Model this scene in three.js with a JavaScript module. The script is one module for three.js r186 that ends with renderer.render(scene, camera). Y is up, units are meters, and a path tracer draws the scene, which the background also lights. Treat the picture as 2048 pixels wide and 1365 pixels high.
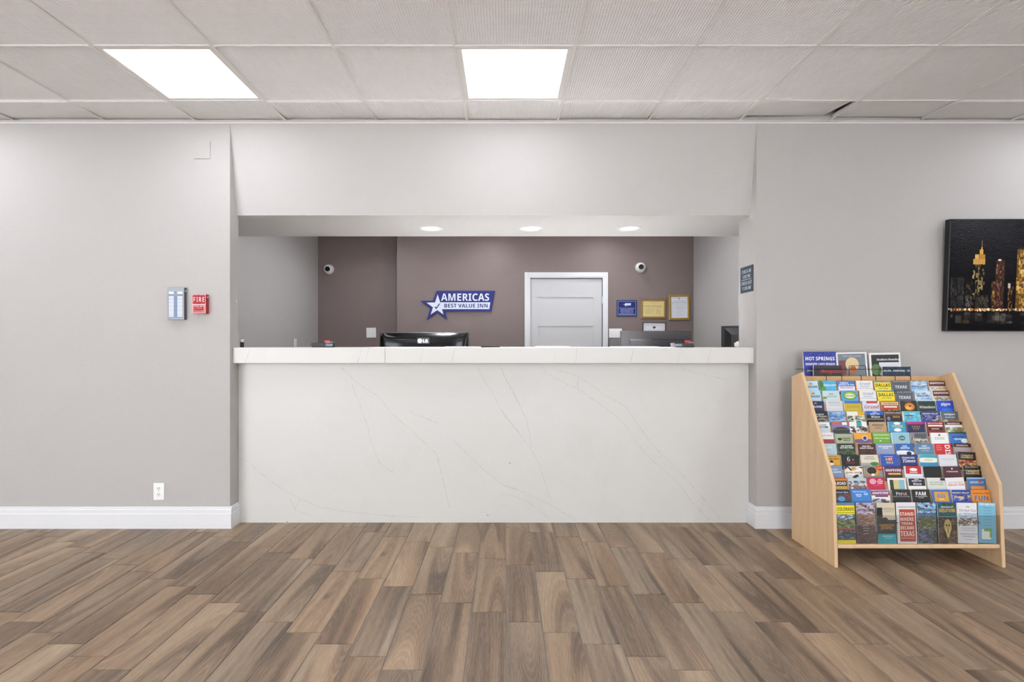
import * as THREE from 'three';
import { RoundedBoxGeometry } from 'three/addons/geometries/RoundedBoxGeometry.js';
import { mergeGeometries, toCreasedNormals } from 'three/addons/utils/BufferGeometryUtils.js';
import { RectAreaLightUniformsLib } from 'three/addons/lights/RectAreaLightUniformsLib.js';
import { TextGeometry } from 'three/addons/geometries/TextGeometry.js';
import { FontLoader } from 'three/addons/loaders/FontLoader.js';

// ------------------------------------------------------------------ camera, sky, sun, exposure
RectAreaLightUniformsLib.init();
const scene = new THREE.Scene();
const FOCAL = 1075, EYE = 1.2416;                       // focal length in pixels of a 2048 x 1365 frame, eye height in metres
const camera = new THREE.PerspectiveCamera(2 * Math.atan(682.5 / FOCAL) * 180 / Math.PI, 2048 / 1365, 0.05, 120);
camera.position.set(0, EYE, 0);
camera.lookAt(0, EYE, -10);
camera.setViewOffset(2048, 1365, 14, -6.5, 2048, 1365);  // lens shift: the wall is square to the lens
const renderer = new THREE.WebGLRenderer({ antialias: true });
renderer.toneMapping = THREE.LinearToneMapping;
renderer.toneMappingExposure = 3.18;
renderer.shadowMap.enabled = true;
scene.background = new THREE.Color().setRGB(0.91, 0.945, 0.99);
scene.backgroundIntensity = 3.3;
const sun = new THREE.DirectionalLight(0xfbfbff, 13.5);    // lights the forecourt outside; runs along the shopfront and does not enter
sun.position.set(26, 30, -1);
sun.target.position.set(0, 0, 8);
sun.shadow.mapSize.set(2048, 2048);
Object.assign(sun.shadow.camera, { left: -30, right: 30, top: 30, bottom: -30, near: 1, far: 90 });
scene.add(sun, sun.target);
const PANEL_LIGHT = 2.5, CAN_LIGHT = 11.0, OFFICE_LIGHT = 0.8;

// ------------------------------------------------------------------ helpers
const taken = {};
function numbered(name) { const n = taken[name] = (taken[name] ?? -1) + 1; return n ? name + '_' + String(n).padStart(3, '0') : name; }
let seed = 7;
function rnd() { seed = (seed * 1664525 + 1013904223) >>> 0; return seed / 4294967296; }
const lerp = (a, b, t) => a + (b - a) * t, clamp = (x, a = 0, b = 1) => Math.min(b, Math.max(a, x));
const smooth = (a, b, x) => { const t = clamp((x - a) / (b - a)); return t * t * (3 - 2 * t); };
const at = (px, py, Z) => new THREE.Vector3((px - 1010) * Z / FOCAL, EYE - (py - 689) * Z / FOCAL, -Z);   // a measured point of the survey at its own depth
const hash = new Float32Array(65536); for (let i = 0; i < 65536; i++) hash[i] = rnd();
function noise(x, y, px = 256, py = 256) {             // value noise, period px by py
  const xi = Math.floor(x), yi = Math.floor(y), fx = x - xi, fy = y - yi, u = fx * fx * (3 - 2 * fx), v = fy * fy * (3 - 2 * fy);
  const m = (a, b) => ((a % b) + b) % b, x0 = m(xi, px) & 255, x1 = m(xi + 1, px) & 255, y0 = (m(yi, py) & 255) << 8, y1 = (m(yi + 1, py) & 255) << 8;
  return lerp(lerp(hash[y0 + x0], hash[y0 + x1], u), lerp(hash[y1 + x0], hash[y1 + x1], u), v);
}
function dataTexture(w, h, fill, srgb = false) {
  const d = new Uint8Array(w * h * 4), c = [0, 0, 0];
  for (let y = 0; y < h; y++) for (let x = 0; x < w; x++) { fill(x, y, c); const i = (y * w + x) * 4; d[i] = clamp(c[0], 0, 255); d[i + 1] = clamp(c[1], 0, 255); d[i + 2] = clamp(c[2], 0, 255); d[i + 3] = 255; }
  const t = new THREE.DataTexture(d, w, h); t.wrapS = t.wrapT = THREE.RepeatWrapping; t.magFilter = THREE.LinearFilter; t.minFilter = THREE.LinearMipmapLinearFilter; t.generateMipmaps = true;
  if (srgb) t.colorSpace = THREE.SRGBColorSpace; t.needsUpdate = true; return t;
}
function canvasTexture(w, h, draw) {
  const c = document.createElement('canvas'); c.width = w; c.height = h; draw(c.getContext('2d'), w, h);
  const t = new THREE.CanvasTexture(c); t.colorSpace = THREE.SRGBColorSpace; t.anisotropy = 8; return t;
}
function metreUV(g) {                                  // box-projected texture coordinates in metres
  const p = g.attributes.position, n = g.attributes.normal, uv = new Float32Array(p.count * 2);
  for (let i = 0; i < p.count; i++) {
    const ax = Math.abs(n.getX(i)), ay = Math.abs(n.getY(i)), az = Math.abs(n.getZ(i)), x = p.getX(i), y = p.getY(i), z = p.getZ(i);
    const [a, b] = ay >= ax && ay >= az ? [x, z] : ax >= az ? [z, y] : [x, y];
    uv[2 * i] = a; uv[2 * i + 1] = b;
  }
  g.setAttribute('uv', new THREE.BufferAttribute(uv, 2)); return g;
}
function bx(x0, x1, y0, y1, Z0, Z1) {                   // box between two depths in front of the lens plane
  const g = new THREE.BoxGeometry(x1 - x0, y1 - y0, Z1 - Z0); g.translate((x0 + x1) / 2, (y0 + y1) / 2, -(Z0 + Z1) / 2); return metreUV(g);
}
function rbx(x0, x1, y0, y1, Z0, Z1, r = 0.003, s = 2) {
  const g = new RoundedBoxGeometry(x1 - x0, y1 - y0, Z1 - Z0, s, r); g.translate((x0 + x1) / 2, (y0 + y1) / 2, -(Z0 + Z1) / 2); return metreUV(g);
}
function merged(list) { return list.length === 1 ? list[0] : mergeGeometries(list.map(g => { const n = g.index ? g.toNonIndexed() : g; for (const k of Object.keys(n.attributes)) if (!['position', 'normal', 'uv'].includes(k)) n.deleteAttribute(k); return n; })); }
function obj(name, geos, mat, parent = scene) {
  const m = new THREE.Mesh(merged(Array.isArray(geos) ? geos : [geos]), mat); m.name = parent === scene ? numbered(name) : name; parent.add(m); return m;
}
function tag(o, label, category, group, kind) { Object.assign(o.userData, { label, category }); if (group) o.userData.group = group; if (kind) o.userData.kind = kind; return o; }
function thing(name, label, category, pos = [0, 0, 0], group, kind) {
  const o = new THREE.Group(); o.name = numbered(name); o.position.set(...pos); scene.add(o); return tag(o, label, category, group, kind);
}
function prism(points, x0, x1, bevel = 0) {             // profile in (Z, y) swept along x
  const s = new THREE.Shape(points.map(([Z, y]) => new THREE.Vector2(Z, y)));
  const g = new THREE.ExtrudeGeometry(s, { depth: x1 - x0 - 2 * bevel, bevelEnabled: bevel > 0, bevelSize: bevel, bevelOffset: -bevel, bevelThickness: bevel, bevelSegments: 2 });
  g.applyMatrix4(new THREE.Matrix4().set(0, 0, 1, x0 + bevel, 0, 1, 0, 0, -1, 0, 0, 0, 0, 0, 0, 1)); return metreUV(g);
}
function plate(points, depth, bevel = 0) {              // outline in (x, y), its front at z = depth
  const s = points instanceof THREE.Shape ? points : new THREE.Shape(points.map(p => new THREE.Vector2(...p)));
  return new THREE.ExtrudeGeometry(s, { depth: depth - 2 * bevel, bevelEnabled: bevel > 0, bevelSize: bevel, bevelOffset: -bevel, bevelThickness: bevel, bevelSegments: 2, curveSegments: 16 }).translate(0, 0, bevel);
}
function face(w, h, u0, v0, u1, v1) { const g = new THREE.PlaneGeometry(w, h), uv = g.attributes.uv; for (let i = 0; i < 4; i++) uv.setXY(i, lerp(u0, u1, uv.getX(i)), lerp(v0, v1, uv.getY(i))); return g; }
function rod(points, r, seg = 24) { return new THREE.TubeGeometry(new THREE.CatmullRomCurve3(points.map(p => new THREE.Vector3(...p)), false, 'catmullrom', 0.02), seg, r, 6); }
const std = o => new THREE.MeshStandardMaterial(o), phys = o => new THREE.MeshPhysicalMaterial(o);

// ------------------------------------------------------------------ surface materials
const peel = dataTexture(512, 512, (x, y, c) => { const v = 0.5 * noise(x / 8, y / 8, 64, 64) + 0.32 * noise(x / 4, y / 4, 128, 128) + 0.18 * noise(x / 2, y / 2, 256, 256); c[0] = c[1] = c[2] = 255 * v; });
peel.repeat.set(2.2, 2.2);
const paint = (hex, r = 0.75, b = 0.0013) => std({ color: hex, roughness: r, bumpMap: peel, bumpScale: b });
const M = {
  wall: paint(0xb8b5b2), taupe: paint(0x7f716d, 0.6), soffit: paint(0xbfbcb9), plain: std({ color: 0xcfcac4, roughness: 0.8 }), dark: std({ color: 0x3a3836, roughness: 0.9 }),
  trim: std({ color: 0xe0e1e3, roughness: 0.35 }), door: std({ color: 0xc9c8c8, roughness: 0.4 }), white: std({ color: 0xecebe8, roughness: 0.4 }), plastic: std({ color: 0xf1f1ef, roughness: 0.35 }),
  black: std({ color: 0x141415, roughness: 0.45 }), charcoal: std({ color: 0x3b393a, roughness: 0.55 }), gloss: phys({ color: 0x070708, roughness: 0.14, specularIntensity: 0.6 }),
  steel: std({ color: 0xc9c9c9, roughness: 0.3, metalness: 1 }), wire: std({ color: 0x171717, roughness: 0.4, metalness: 0.4 }), slot: std({ color: 0x1b1a19, roughness: 0.8 }),
  bar: std({ color: 0xe4e1dd, roughness: 0.5 }), grout: std({ color: 0x8b857f, roughness: 0.95 }), pages: std({ color: 0xe9e6df, roughness: 0.8 }),
  gold: std({ color: 0xb39548, roughness: 0.35, metalness: 0.55 }), bronze: std({ color: 0xa07e46, roughness: 0.35, metalness: 0.5 }), red: std({ color: 0xa81b23, roughness: 0.35 }),
  glass: phys({ color: 0xffffff, roughness: 0.02, transmission: 1, thickness: 0, ior: 1.5 }), aluminium: std({ color: 0x8f9092, roughness: 0.4, metalness: 0.9 }),
  acrylic: phys({ color: 0xffffff, roughness: 0.03, transmission: 1, thickness: 0.003, ior: 1.45 }), grey: std({ color: 0x8f8f8c, roughness: 0.5, metalness: 0.2 }), concrete: std({ color: 0xcccdce, roughness: 0.95 }),
};
// embossed ceiling tile: a square lattice of small dimples, 45 to a tile
const emboss = dataTexture(64, 64, (x, y, c) => { const a = 0.5 + 0.5 * Math.cos(2 * Math.PI * x / 64), b = 0.5 + 0.5 * Math.cos(2 * Math.PI * y / 64); c[0] = c[1] = c[2] = 255 * (0.62 * Math.pow(a, 1.5) + 0.38 * b); });
emboss.repeat.set(1 / 0.0135, 1 / 0.0135);
const tileMats = [0xf0efee, 0xeeedec, 0xecebea, 0xf1f0ef].map(c => std({ color: c, roughness: 0.8, bumpMap: emboss, bumpScale: 0.003 }));
// ------------------------------------------------------------------ wood-look floor planks
const BW = 680, BH = 170, BC = 3, BR = 12;              // board cells of the plank print
const boards = [];
for (let i = 0; i < BC * BR; i++) boards.push({ v0: (rnd() - 0.5) * 0.2, D0: 0.01 + rnd() * 0.12, sl: (rnd() - 0.5) * 0.2, fr: 90 + rnd() * 120, tone: rnd(), warm: rnd(), knot: rnd() < 0.06 ? [0.1 + rnd() * 0.42, (rnd() - 0.5) * 0.1] : null, s: rnd() * 200 });
const woodMap = dataTexture(2048, 2048, (x, y, c) => {
  const ci = Math.min(BC - 1, Math.floor(x / BW)), ri = Math.min(BR - 1, Math.floor(y / BH)), b = boards[ri * BC + ci];
  let u = (x - ci * BW) / BW * 0.62, v = ((y - ri * BH) / BH - 0.5) * 0.16;
  let kd = 1;
  if (b.knot) { const du = (u - b.knot[0]) * 0.55, dv = v - b.knot[1], r = Math.hypot(du, dv); kd = smooth(0.004, 0.03, r); v += dv / (r + 0.004) * 0.012 * Math.exp(-r * 30); }
  const wob = 0.007 * (noise(u * 3 + b.s, v * 7 + b.s) - 0.5) + 0.0012 * (noise(u * 13 + b.s, v * 40 + 9) - 0.5);
  const D = b.D0 + b.sl * (u - 0.31), vv = v - b.v0 + wob * 2.2, d = Math.sqrt(vv * vv + D * D) * (b.knot ? 0.9 + 0.1 * kd : 1);
  const ring = d * b.fr + 0.6 * noise(u * 3, v * 20 + b.s), f = ring - Math.floor(ring), line = smooth(0.0, 0.55, f) * (1 - smooth(0.82, 1.0, f));
  const band = noise(d * 55 + b.s, u * 1.3 + b.s), wide = noise(d * 21 + b.s * 2, u * 0.9);
  const fibre = noise(u * 26 + b.s, v * 900, 256, 256), fibre2 = noise(u * 60 + b.s * 3, v * 1900, 256, 256);
  let t = 0.60 + 0.46 * (wide - 0.5) + 0.42 * (band - 0.5) - 0.14 * line + 0.34 * (fibre - 0.5) + 0.22 * (fibre2 - 0.5) + 0.16 * (b.tone - 0.5);
  t -= 0.30 * smooth(0.64, 0.86, noise(d * 33 + b.s * 5, u * 1.1 + 3)); t -= 0.35 * (1 - kd);
  t = clamp(t); const w = b.warm * 0.6 + 0.4 * noise(d * 14, b.s), g = 1 - w;
  const dark = [94, 78, 63], mid = [146, 124, 101], light = [180, 159, 133];
  for (let k = 0; k < 3; k++) { const base = t < 0.5 ? lerp(dark[k], mid[k], t * 2) : lerp(mid[k], light[k], t * 2 - 1); c[k] = base + [w * 5 - g * 3, -w * 2 + g * 1, -w * 6 + g * 4][k]; }
}, true);
woodMap.anisotropy = 8;
const woodMat = std({ map: woodMap, roughness: 0.46, bumpMap: woodMap, bumpScale: 0.0006 });
function plankGeo(w, l, cell, y0 = 0, flip = false, lo = 0, hi = 1) {   // a plank with bevelled edges, origin at its centre on the top face
  const b = 0.0012, x = w / 2, z = l / 2, P = [], U = [], N = [], I = [];
  const ci = cell % BC, ri = Math.floor(cell / BC), uu = t => (ci * BW + 4 + (BW - 8) * (flip ? 1 - t : t)) / 2048, vv = t => (ri * BH + 3 + (BH - 6) * t) / 2048;
  const quad = (a, bq, cq, d, n) => { const k = P.length / 3; for (const q of [a, bq, cq, d]) { P.push(...q); N.push(...n); U.push(uu(lerp(lo, hi, q[2] / l + 0.5)), vv(q[0] / w + 0.5)); } I.push(k, k + 1, k + 2, k, k + 2, k + 3); };
  const X = x - b, Zb = z - b, lowY = -0.008;
  quad([-X, 0, Zb], [X, 0, Zb], [X, 0, -Zb], [-X, 0, -Zb], [0, 1, 0]);
  quad([-x, -b, z], [x, -b, z], [X, 0, Zb], [-X, 0, Zb], [0, 0.7, 0.7]); quad([x, -b, -z], [-x, -b, -z], [-X, 0, -Zb], [X, 0, -Zb], [0, 0.7, -0.7]);
  quad([x, -b, z], [x, -b, -z], [X, 0, -Zb], [X, 0, Zb], [0.7, 0.7, 0]); quad([-x, -b, -z], [-x, -b, z], [-X, 0, Zb], [-X, 0, -Zb], [-0.7, 0.7, 0]);
  quad([-x, lowY, z], [x, lowY, z], [x, -b, z], [-x, -b, z], [0, 0, 1]); quad([x, lowY, -z], [-x, lowY, -z], [-x, -b, -z], [x, -b, -z], [0, 0, -1]);
  quad([x, lowY, z], [x, lowY, -z], [x, -b, -z], [x, -b, z], [1, 0, 0]); quad([-x, lowY, -z], [-x, lowY, z], [-x, -b, z], [-x, -b, -z], [-1, 0, 0]);
  const g = new THREE.BufferGeometry(); g.setAttribute('position', new THREE.Float32BufferAttribute(P, 3)); g.setAttribute('normal', new THREE.Float32BufferAttribute(N, 3)); g.setAttribute('uv', new THREE.Float32BufferAttribute(U, 2)); g.setIndex(I); return g;
}
const ROOM = { x0: -6.0, x1: 9.0, back: 3.627, rear: -2.6, top: 2.743 };
const PW = 0.1585, PL = 0.6195, STEP = PL / 7, GAP = 0.0048, FLOOR_END = 3.742;
const floor = thing('floor', 'brown wood-look plank tile floor of the lobby', 'floor', [0, 0, 0], null, 'structure');
{
  obj('grout_bed', bx(ROOM.x0, ROOM.x1, -0.03, -0.0026, ROOM.rear, FLOOR_END), M.grout, floor);
  const shapes = [], far = [];
  for (let i = 0; i < BC * BR; i++) shapes.push([plankGeo(PW - GAP, PL - GAP, i), plankGeo(PW - GAP, PL - GAP, i, 0, true)]);
  for (let n = Math.floor((ROOM.x0 - 0.005) / PW); n <= Math.ceil(ROOM.x1 / PW); n++) {
    const xa = 0.005 + n * PW, xb = xa + PW; if (xb > ROOM.x1 || xa < ROOM.x0) continue;
    let start = 3.022 - STEP * n; start -= Math.ceil((start - ROOM.rear) / PL) * PL;
    for (let Z = start; Z < FLOOR_END; Z += PL) {
      const a = Math.max(Z, ROOM.rear), b = Math.min(Z + PL, FLOOR_END); if (b - a < 0.012) continue;
      const cell = Math.floor(rnd() * BC * BR), flip = rnd() < 0.5, cx = (xa + xb) / 2, cz = -(a + b) / 2, lift = rnd() * 0.0007, whole = b - a > PL - 1e-6;
      const near = a > 1.36 && cx > -4.05 && cx < 4.05 && Math.abs(cx) < 0.75 + b * 0.98;
      const g = whole ? shapes[cell][+flip] : plankGeo(PW - GAP, b - a - GAP, cell, 0, flip, 0, (b - a) / PL);
      if (near) { const m = obj('plank', g, woodMat, floor); m.position.set(cx, lift, cz); } else far.push(g.clone().translate(cx, lift, cz));
    }
  }
  const rest = obj('plank_field', far, woodMat, floor); rest.userData.kind = 'stuff';
}
tag(obj('floor_office', bx(-2.6, 2.5, -0.03, 0, FLOOR_END, 7.0), std({ color: 0xa89c8c, roughness: 0.6 })), 'plain floor of the office behind the counter', 'floor', null, 'structure');
tag(obj('forecourt_ground', bx(-30, 30, -0.16, -0.1, -32, ROOM.rear - 0.12), M.concrete), 'concrete forecourt outside the shopfront', 'ground', null, 'structure');

// ------------------------------------------------------------------ walls
const XL = -1.856, XR = 1.697, SLAB = 3.2;              // sides of the counter opening, height of the roof slab
const S = (name, geos, mat, label) => tag(obj(name, geos, mat), label, 'wall', null, 'structure');
S('wall_back_left', bx(ROOM.x0, XL, 0, SLAB, 3.627, 3.743), M.wall, 'light grey wall beside the counter with the fire alarm');
S('wall_back_right', bx(XR, ROOM.x1, 0, SLAB, 3.627, 3.9), M.wall, 'light grey wall behind the brochure rack');
S('wall_header', [prism([[3.627, ROOM.top + 0.002], [3.72, 2.134], [4.444, 2.134], [4.444, SLAB], [3.627, SLAB]], XL, XR), bx(-2.366, XL, 2.134, SLAB, 3.744, 4.444), bx(XR, 2.28, 2.134, SLAB, 3.901, 4.444)], M.soffit, 'sloping grey header and soffit over the counter opening');
S('wall_left', bx(ROOM.x0 - 0.15, ROOM.x0, 0, SLAB, ROOM.rear, 3.743), M.wall, 'light grey side wall of the lobby');
S('wall_right', bx(ROOM.x1, ROOM.x1 + 0.15, 0, SLAB, ROOM.rear, 3.9), M.wall, 'light grey side wall past the painting');
const WIN = [[-5.9, -2.6], [0.1, 1.8], [5.0, 6.4]], SILL = 0.12, HEAD = 2.5;
S('wall_rear', [bx(ROOM.x0 - 0.15, WIN[0][0], 0, SLAB, ROOM.rear - 0.12, ROOM.rear), bx(WIN[0][1], WIN[1][0], 0, SLAB, ROOM.rear - 0.12, ROOM.rear), bx(WIN[1][1], WIN[2][0], 0, SLAB, ROOM.rear - 0.12, ROOM.rear), bx(WIN[2][1], ROOM.x1 + 0.15, 0, SLAB, ROOM.rear - 0.12, ROOM.rear),
  ...WIN.flatMap(([a, b]) => [bx(a, b, 0, SILL, ROOM.rear - 0.12, ROOM.rear), bx(a, b, HEAD, SLAB, ROOM.rear - 0.12, ROOM.rear)])], M.wall, 'shopfront wall of the lobby');
WIN.forEach(([a, b], k) => {
  const w = thing('window_' + (k + 1), 'tall aluminium framed shopfront window', 'window', [0, 0, 0], null, 'structure');
  const n = 3, z0 = ROOM.rear - 0.09, z1 = ROOM.rear - 0.03;
  for (let i = 0; i <= n; i++) { const x = lerp(a + 0.025, b - 0.025, i / n); obj('mullion', bx(x - 0.025, x + 0.025, SILL, HEAD, z0, z1), M.aluminium, w); }
  for (let i = 0; i < n; i++) { const p = lerp(a + 0.025, b - 0.025, i / n) + 0.025, q = lerp(a + 0.025, b - 0.025, (i + 1) / n) - 0.025; obj('rail', bx(p, q, SILL, SILL + 0.06, z0, z1), M.aluminium, w); obj('rail', bx(p, q, HEAD - 0.05, HEAD, z0, z1), M.aluminium, w); obj('pane', new THREE.PlaneGeometry(q - p, HEAD - SILL - 0.11).translate((p + q) / 2, (HEAD + SILL + 0.01) / 2, -(z0 + z1) / 2), M.glass, w); }
});
S('wall_office_left', bx(-2.486, -2.366, 0, SLAB, 3.743, 6.92), M.wall, 'grey side wall of the office behind the counter');
S('wall_office_right', bx(2.28, 2.4, 0, SLAB, 3.9, 6.92), M.wall, 'pale side wall of the office with no camera');
S('wall_office_back', [bx(-2.366, -1.30, 0, SLAB, 6.8, 6.92), bx(-1.306, 0.27, 0, SLAB, 6.5, 6.92), bx(1.21, 2.28, 0, SLAB, 6.5, 6.92), bx(0.27, 1.21, 2.07, SLAB, 6.5, 6.92), bx(0.27, 1.21, 0, 2.07, 6.56, 6.92)], M.taupe, 'taupe accent wall behind the counter');
tag(obj('roof', bx(ROOM.x0 - 0.3, ROOM.x1 + 0.3, SLAB, SLAB + 0.15, ROOM.rear - 0.4, 7.1), M.dark), 'dark roof slab above the suspended ceiling', 'roof', null, 'structure');
tag(obj('ceiling_office', bx(-2.366, 2.28, ROOM.top, ROOM.top + 0.02, 4.444, 6.8), M.plain), 'plain ceiling of the office', 'ceiling', null, 'structure');

// ------------------------------------------------------------------ skirting and wall angle
{
  const prof = (Z, s) => [[Z, 0], [Z - 0.015 * s, 0], [Z - 0.015 * s, 0.098], [Z - 0.012 * s, 0.104], [Z - 0.012 * s, 0.126], [Z - 0.008 * s, 0.133], [Z - 0.008 * s, 0.141], [Z - 0.003 * s, 0.145], [Z, 0.145]];
  const ret = (x, dir, Z0, Z1) => { const g = prism(prof(0, 1), 0, Z1 - Z0); g.applyMatrix4(dir > 0 ? new THREE.Matrix4().set(0, 0, 1, x, 0, 1, 0, 0, -1, 0, 0, -Z0, 0, 0, 0, 1) : new THREE.Matrix4().set(0, 0, -1, x, 0, 1, 0, 0, 1, 0, 0, -Z1, 0, 0, 0, 1)); return g; };
  const bl = thing('baseboard_left', 'white moulded baseboard under the fire alarm wall', 'baseboard', [0, 0, 0], null, 'structure');
  obj('run', prism(prof(3.627, 1), ROOM.x0, XL + 0.015), M.trim, bl); obj('return', ret(XL, 1, 3.6275, 3.737), M.trim, bl);
  const br = thing('baseboard_right', 'white moulded baseboard behind the brochure rack', 'baseboard', [0, 0, 0], null, 'structure');
  obj('run', prism(prof(3.627, 1), XR - 0.015, ROOM.x1), M.trim, br); obj('return', ret(XR, -1, 3.6275, 3.737), M.trim, br);
}

// ------------------------------------------------------------------ suspended ceiling
const TP = 0.6096, TX0 = -0.2555, TZ0 = 3.3176, PANELS = [[-6, 0], [-3, 0], [0, 0], [6, 0], [-6, 4], [-3, 4], [0, 4], [3, 4], [6, 4], [9, 4], [-6, 8], [-3, 8], [0, 8], [3, 8], [6, 8], [9, 8], [12, 7], [13, 7]];
const ceiling = thing('ceiling', 'suspended ceiling of pale embossed square tiles', 'ceiling', [0, 0, 0], null, 'structure');
{
  const tile = metreUV(new THREE.BoxGeometry(TP - 0.012, 0.014, TP - 0.012)), cut = metreUV(new THREE.BoxGeometry(TP - 0.012, 0.014, 0.296)), far = [], farBars = [];
  const n0 = Math.ceil((ROOM.x0 - TX0) / TP) - 1, n1 = Math.ceil((ROOM.x1 - TX0) / TP) + 1, k1 = Math.ceil((TZ0 - ROOM.rear) / TP);
  for (let n = n0; n < n1; n++) {
    const xa = Math.max(ROOM.x0, TX0 + n * TP), xb = Math.min(ROOM.x1, TX0 + (n + 1) * TP); if (xb - xa < 0.02) continue; const cx = (xa + xb) / 2, full = xb - xa > TP - 1e-4;
    for (let k = -1; k < k1; k++) {
      if (PANELS.some(([a, b]) => a === n && b === k)) continue;
      const Zb = k < 0 ? 3.627 : TZ0 - k * TP, Za = Math.max(ROOM.rear, TZ0 - (k + 1) * TP), cz = -(Za + Zb) / 2, whole = full && Math.abs(Zb - Za - TP) < 1e-3;
      const near = k <= 3 && cx > -4.6 && cx < 4.6, y = ROOM.top + 0.013;
      if (near) {
        const m = obj('ceiling_tile', k < 0 ? cut : tile, tileMats[(n * 7 + k * 3 + 90) % 4], ceiling); m.position.set(cx, y + (k < 0 ? 0.001 : 0), k < 0 ? -3.4675 : cz);
        if (k < 0) { m.rotation.x = 0.045 + 0.018 * ((n * 5 + 30) % 3); }
        if (k < 0 && n === 3) { m.position.x -= 0.02; m.position.y += 0.013; m.position.z += 0.012; m.rotation.set(0.085, 0.085, 0.025); }
        if (k < 0 && n === 4) { m.position.x += 0.006; m.position.y += 0.010; m.position.z += 0.010; m.rotation.set(0.06, -0.02, -0.008); }
      } else { const g = bx(xa + 0.006, xb - 0.006, y - 0.007, y + 0.007, Za + 0.006, Zb - 0.006); far.push(g); }
    }
  }
  obj('tile_field', far, tileMats[0], ceiling).userData.kind = 'stuff';
  const xA = -4.6, xB = 4.6;
  for (let n = n0 + 1; n < n1; n++) { const x = TX0 + n * TP; if (x < ROOM.x0 || x > ROOM.x1) continue; const g = bx(x - 0.0075, x + 0.0075, ROOM.top, ROOM.top + 0.005, ROOM.rear, 3.613); if (x > xA && x < xB) obj('grid_bar', g, M.bar, ceiling); else farBars.push(g); }
  for (let k = 0; k < k1; k++) { const Z = TZ0 - k * TP, g = bx(ROOM.x0, ROOM.x1, ROOM.top + 0.0006, ROOM.top + 0.0054, Z - 0.0075, Z + 0.0075); if (k < 4) obj('grid_bar', g, M.bar, ceiling); else farBars.push(g); }
  obj('grid_bar_field', farBars, M.bar, ceiling).userData.kind = 'stuff';
  const ang = [[3.6268, ROOM.top - 0.010], [3.6252, ROOM.top - 0.010], [3.6252, ROOM.top - 0.001], [3.607, ROOM.top - 0.001], [3.607, ROOM.top + 0.002], [3.6268, ROOM.top + 0.002]];
  obj('wall_angle', prism(ang, ROOM.x0, ROOM.x1), M.bar, ceiling);
}

// ------------------------------------------------------------------ lamps
const glow = new THREE.MeshStandardMaterial({ color: 0xffffff, emissive: 0xffffff, emissiveIntensity: 0.36, roughness: 0.6 });
PANELS.forEach(([n, k], i) => {
  const cx = TX0 + (n + 0.5) * TP, cZ = TZ0 - (k + 0.5) * TP, h = TP / 2 - 0.008, seen = ['bright square ceiling light panel above the fire alarm end of the counter', 'bright square ceiling light panel above the middle of the counter'][i - 1];
  const t = thing('ceiling_light', seen ?? 'square light panel in the lobby ceiling, away from the counter', 'ceiling light', [cx, ROOM.top, -cZ], seen ? null : 'further ceiling light panels');
  const f = 0.026, y0 = 0.004, y1 = 0.03;
  obj('frame', [bx(-h, h, y0, y1, -h, -h + f), bx(-h, h, y0, y1, h - f, h), bx(-h, -h + f, y0, y1, -h + f, h - f), bx(h - f, h, y0, y1, -h + f, h - f)], M.bar, t);
  obj('diffuser', bx(-h + f, h - f, y0 + 0.008, y1, -h + f, h - f), glow, t);
  const l = new THREE.RectAreaLight(0xf3f6ff, PANEL_LIGHT, 2 * (h - f), 2 * (h - f)); l.name = 'panel_light'; l.position.set(0, 0.006, 0); l.rotation.x = -Math.PI / 2; t.add(l);
});
function can(name, label, x, y, Z, power, group, spread = 1.2) {
  const t = thing(name, label, 'downlight', [x, y, -Z], group);
  obj('trim_ring', new THREE.LatheGeometry([[0.066, 0.001], [0.070, -0.004], [0.084, -0.006], [0.092, -0.003], [0.093, 0], [0.066, 0.001]].map(p => new THREE.Vector2(...p)), 40), M.trim, t);
  obj('lens', new THREE.CylinderGeometry(0.066, 0.066, 0.003, 32).translate(0, -0.0018, 0), glow, t);
  const l = new THREE.SpotLight(0xf6f8ff, power, 0, spread, spread < 1 ? 0.35 : 1, 2); l.name = 'can_light'; l.position.set(0, -0.012, 0); l.target.position.set(0, -1, 0); l.shadow.radius = 2.5; t.add(l, l.target);
}
can('soffit_downlight', 'round recessed soffit light above the black monitor with the logo', -0.570, 2.134, 4.138, CAN_LIGHT, null, 0.54);
can('soffit_downlight', 'round recessed soffit light between the other two, near the office door', 0.200, 2.134, 4.138, CAN_LIGHT, null, 0.54);
can('soffit_downlight', 'round recessed soffit light above the framed certificates', 0.955, 2.134, 4.138, CAN_LIGHT, null, 0.54);
for (const x of [-1.6, -0.15, 1.18]) can('office_downlight', 'round recessed light in the office ceiling near the taupe wall', x, ROOM.top, 6.1, OFFICE_LIGHT, 'office ceiling lights');
for (const x of [-1.1, 1.1]) {
  const t = thing('office_ceiling_light', 'square light panel in the office ceiling over the desk', 'ceiling light', [x, ROOM.top, -5.1], 'office desk lights');
  obj('frame', [bx(-0.3, 0.3, -0.012, -0.0005, -0.3, -0.274), bx(-0.3, 0.3, -0.012, -0.0005, 0.274, 0.3), bx(-0.3, -0.274, -0.012, -0.0005, -0.274, 0.274), bx(0.274, 0.3, -0.012, -0.0005, -0.274, 0.274)], M.bar, t); obj('diffuser', bx(-0.274, 0.274, -0.008, -0.0005, -0.274, 0.274), glow, t);
  const l = new THREE.RectAreaLight(0xf3f6ff, PANEL_LIGHT * 2.1, 0.54, 0.54); l.name = 'panel_light'; l.position.set(0, -0.014, 0); l.rotation.x = -Math.PI / 2; t.add(l);
}
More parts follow.
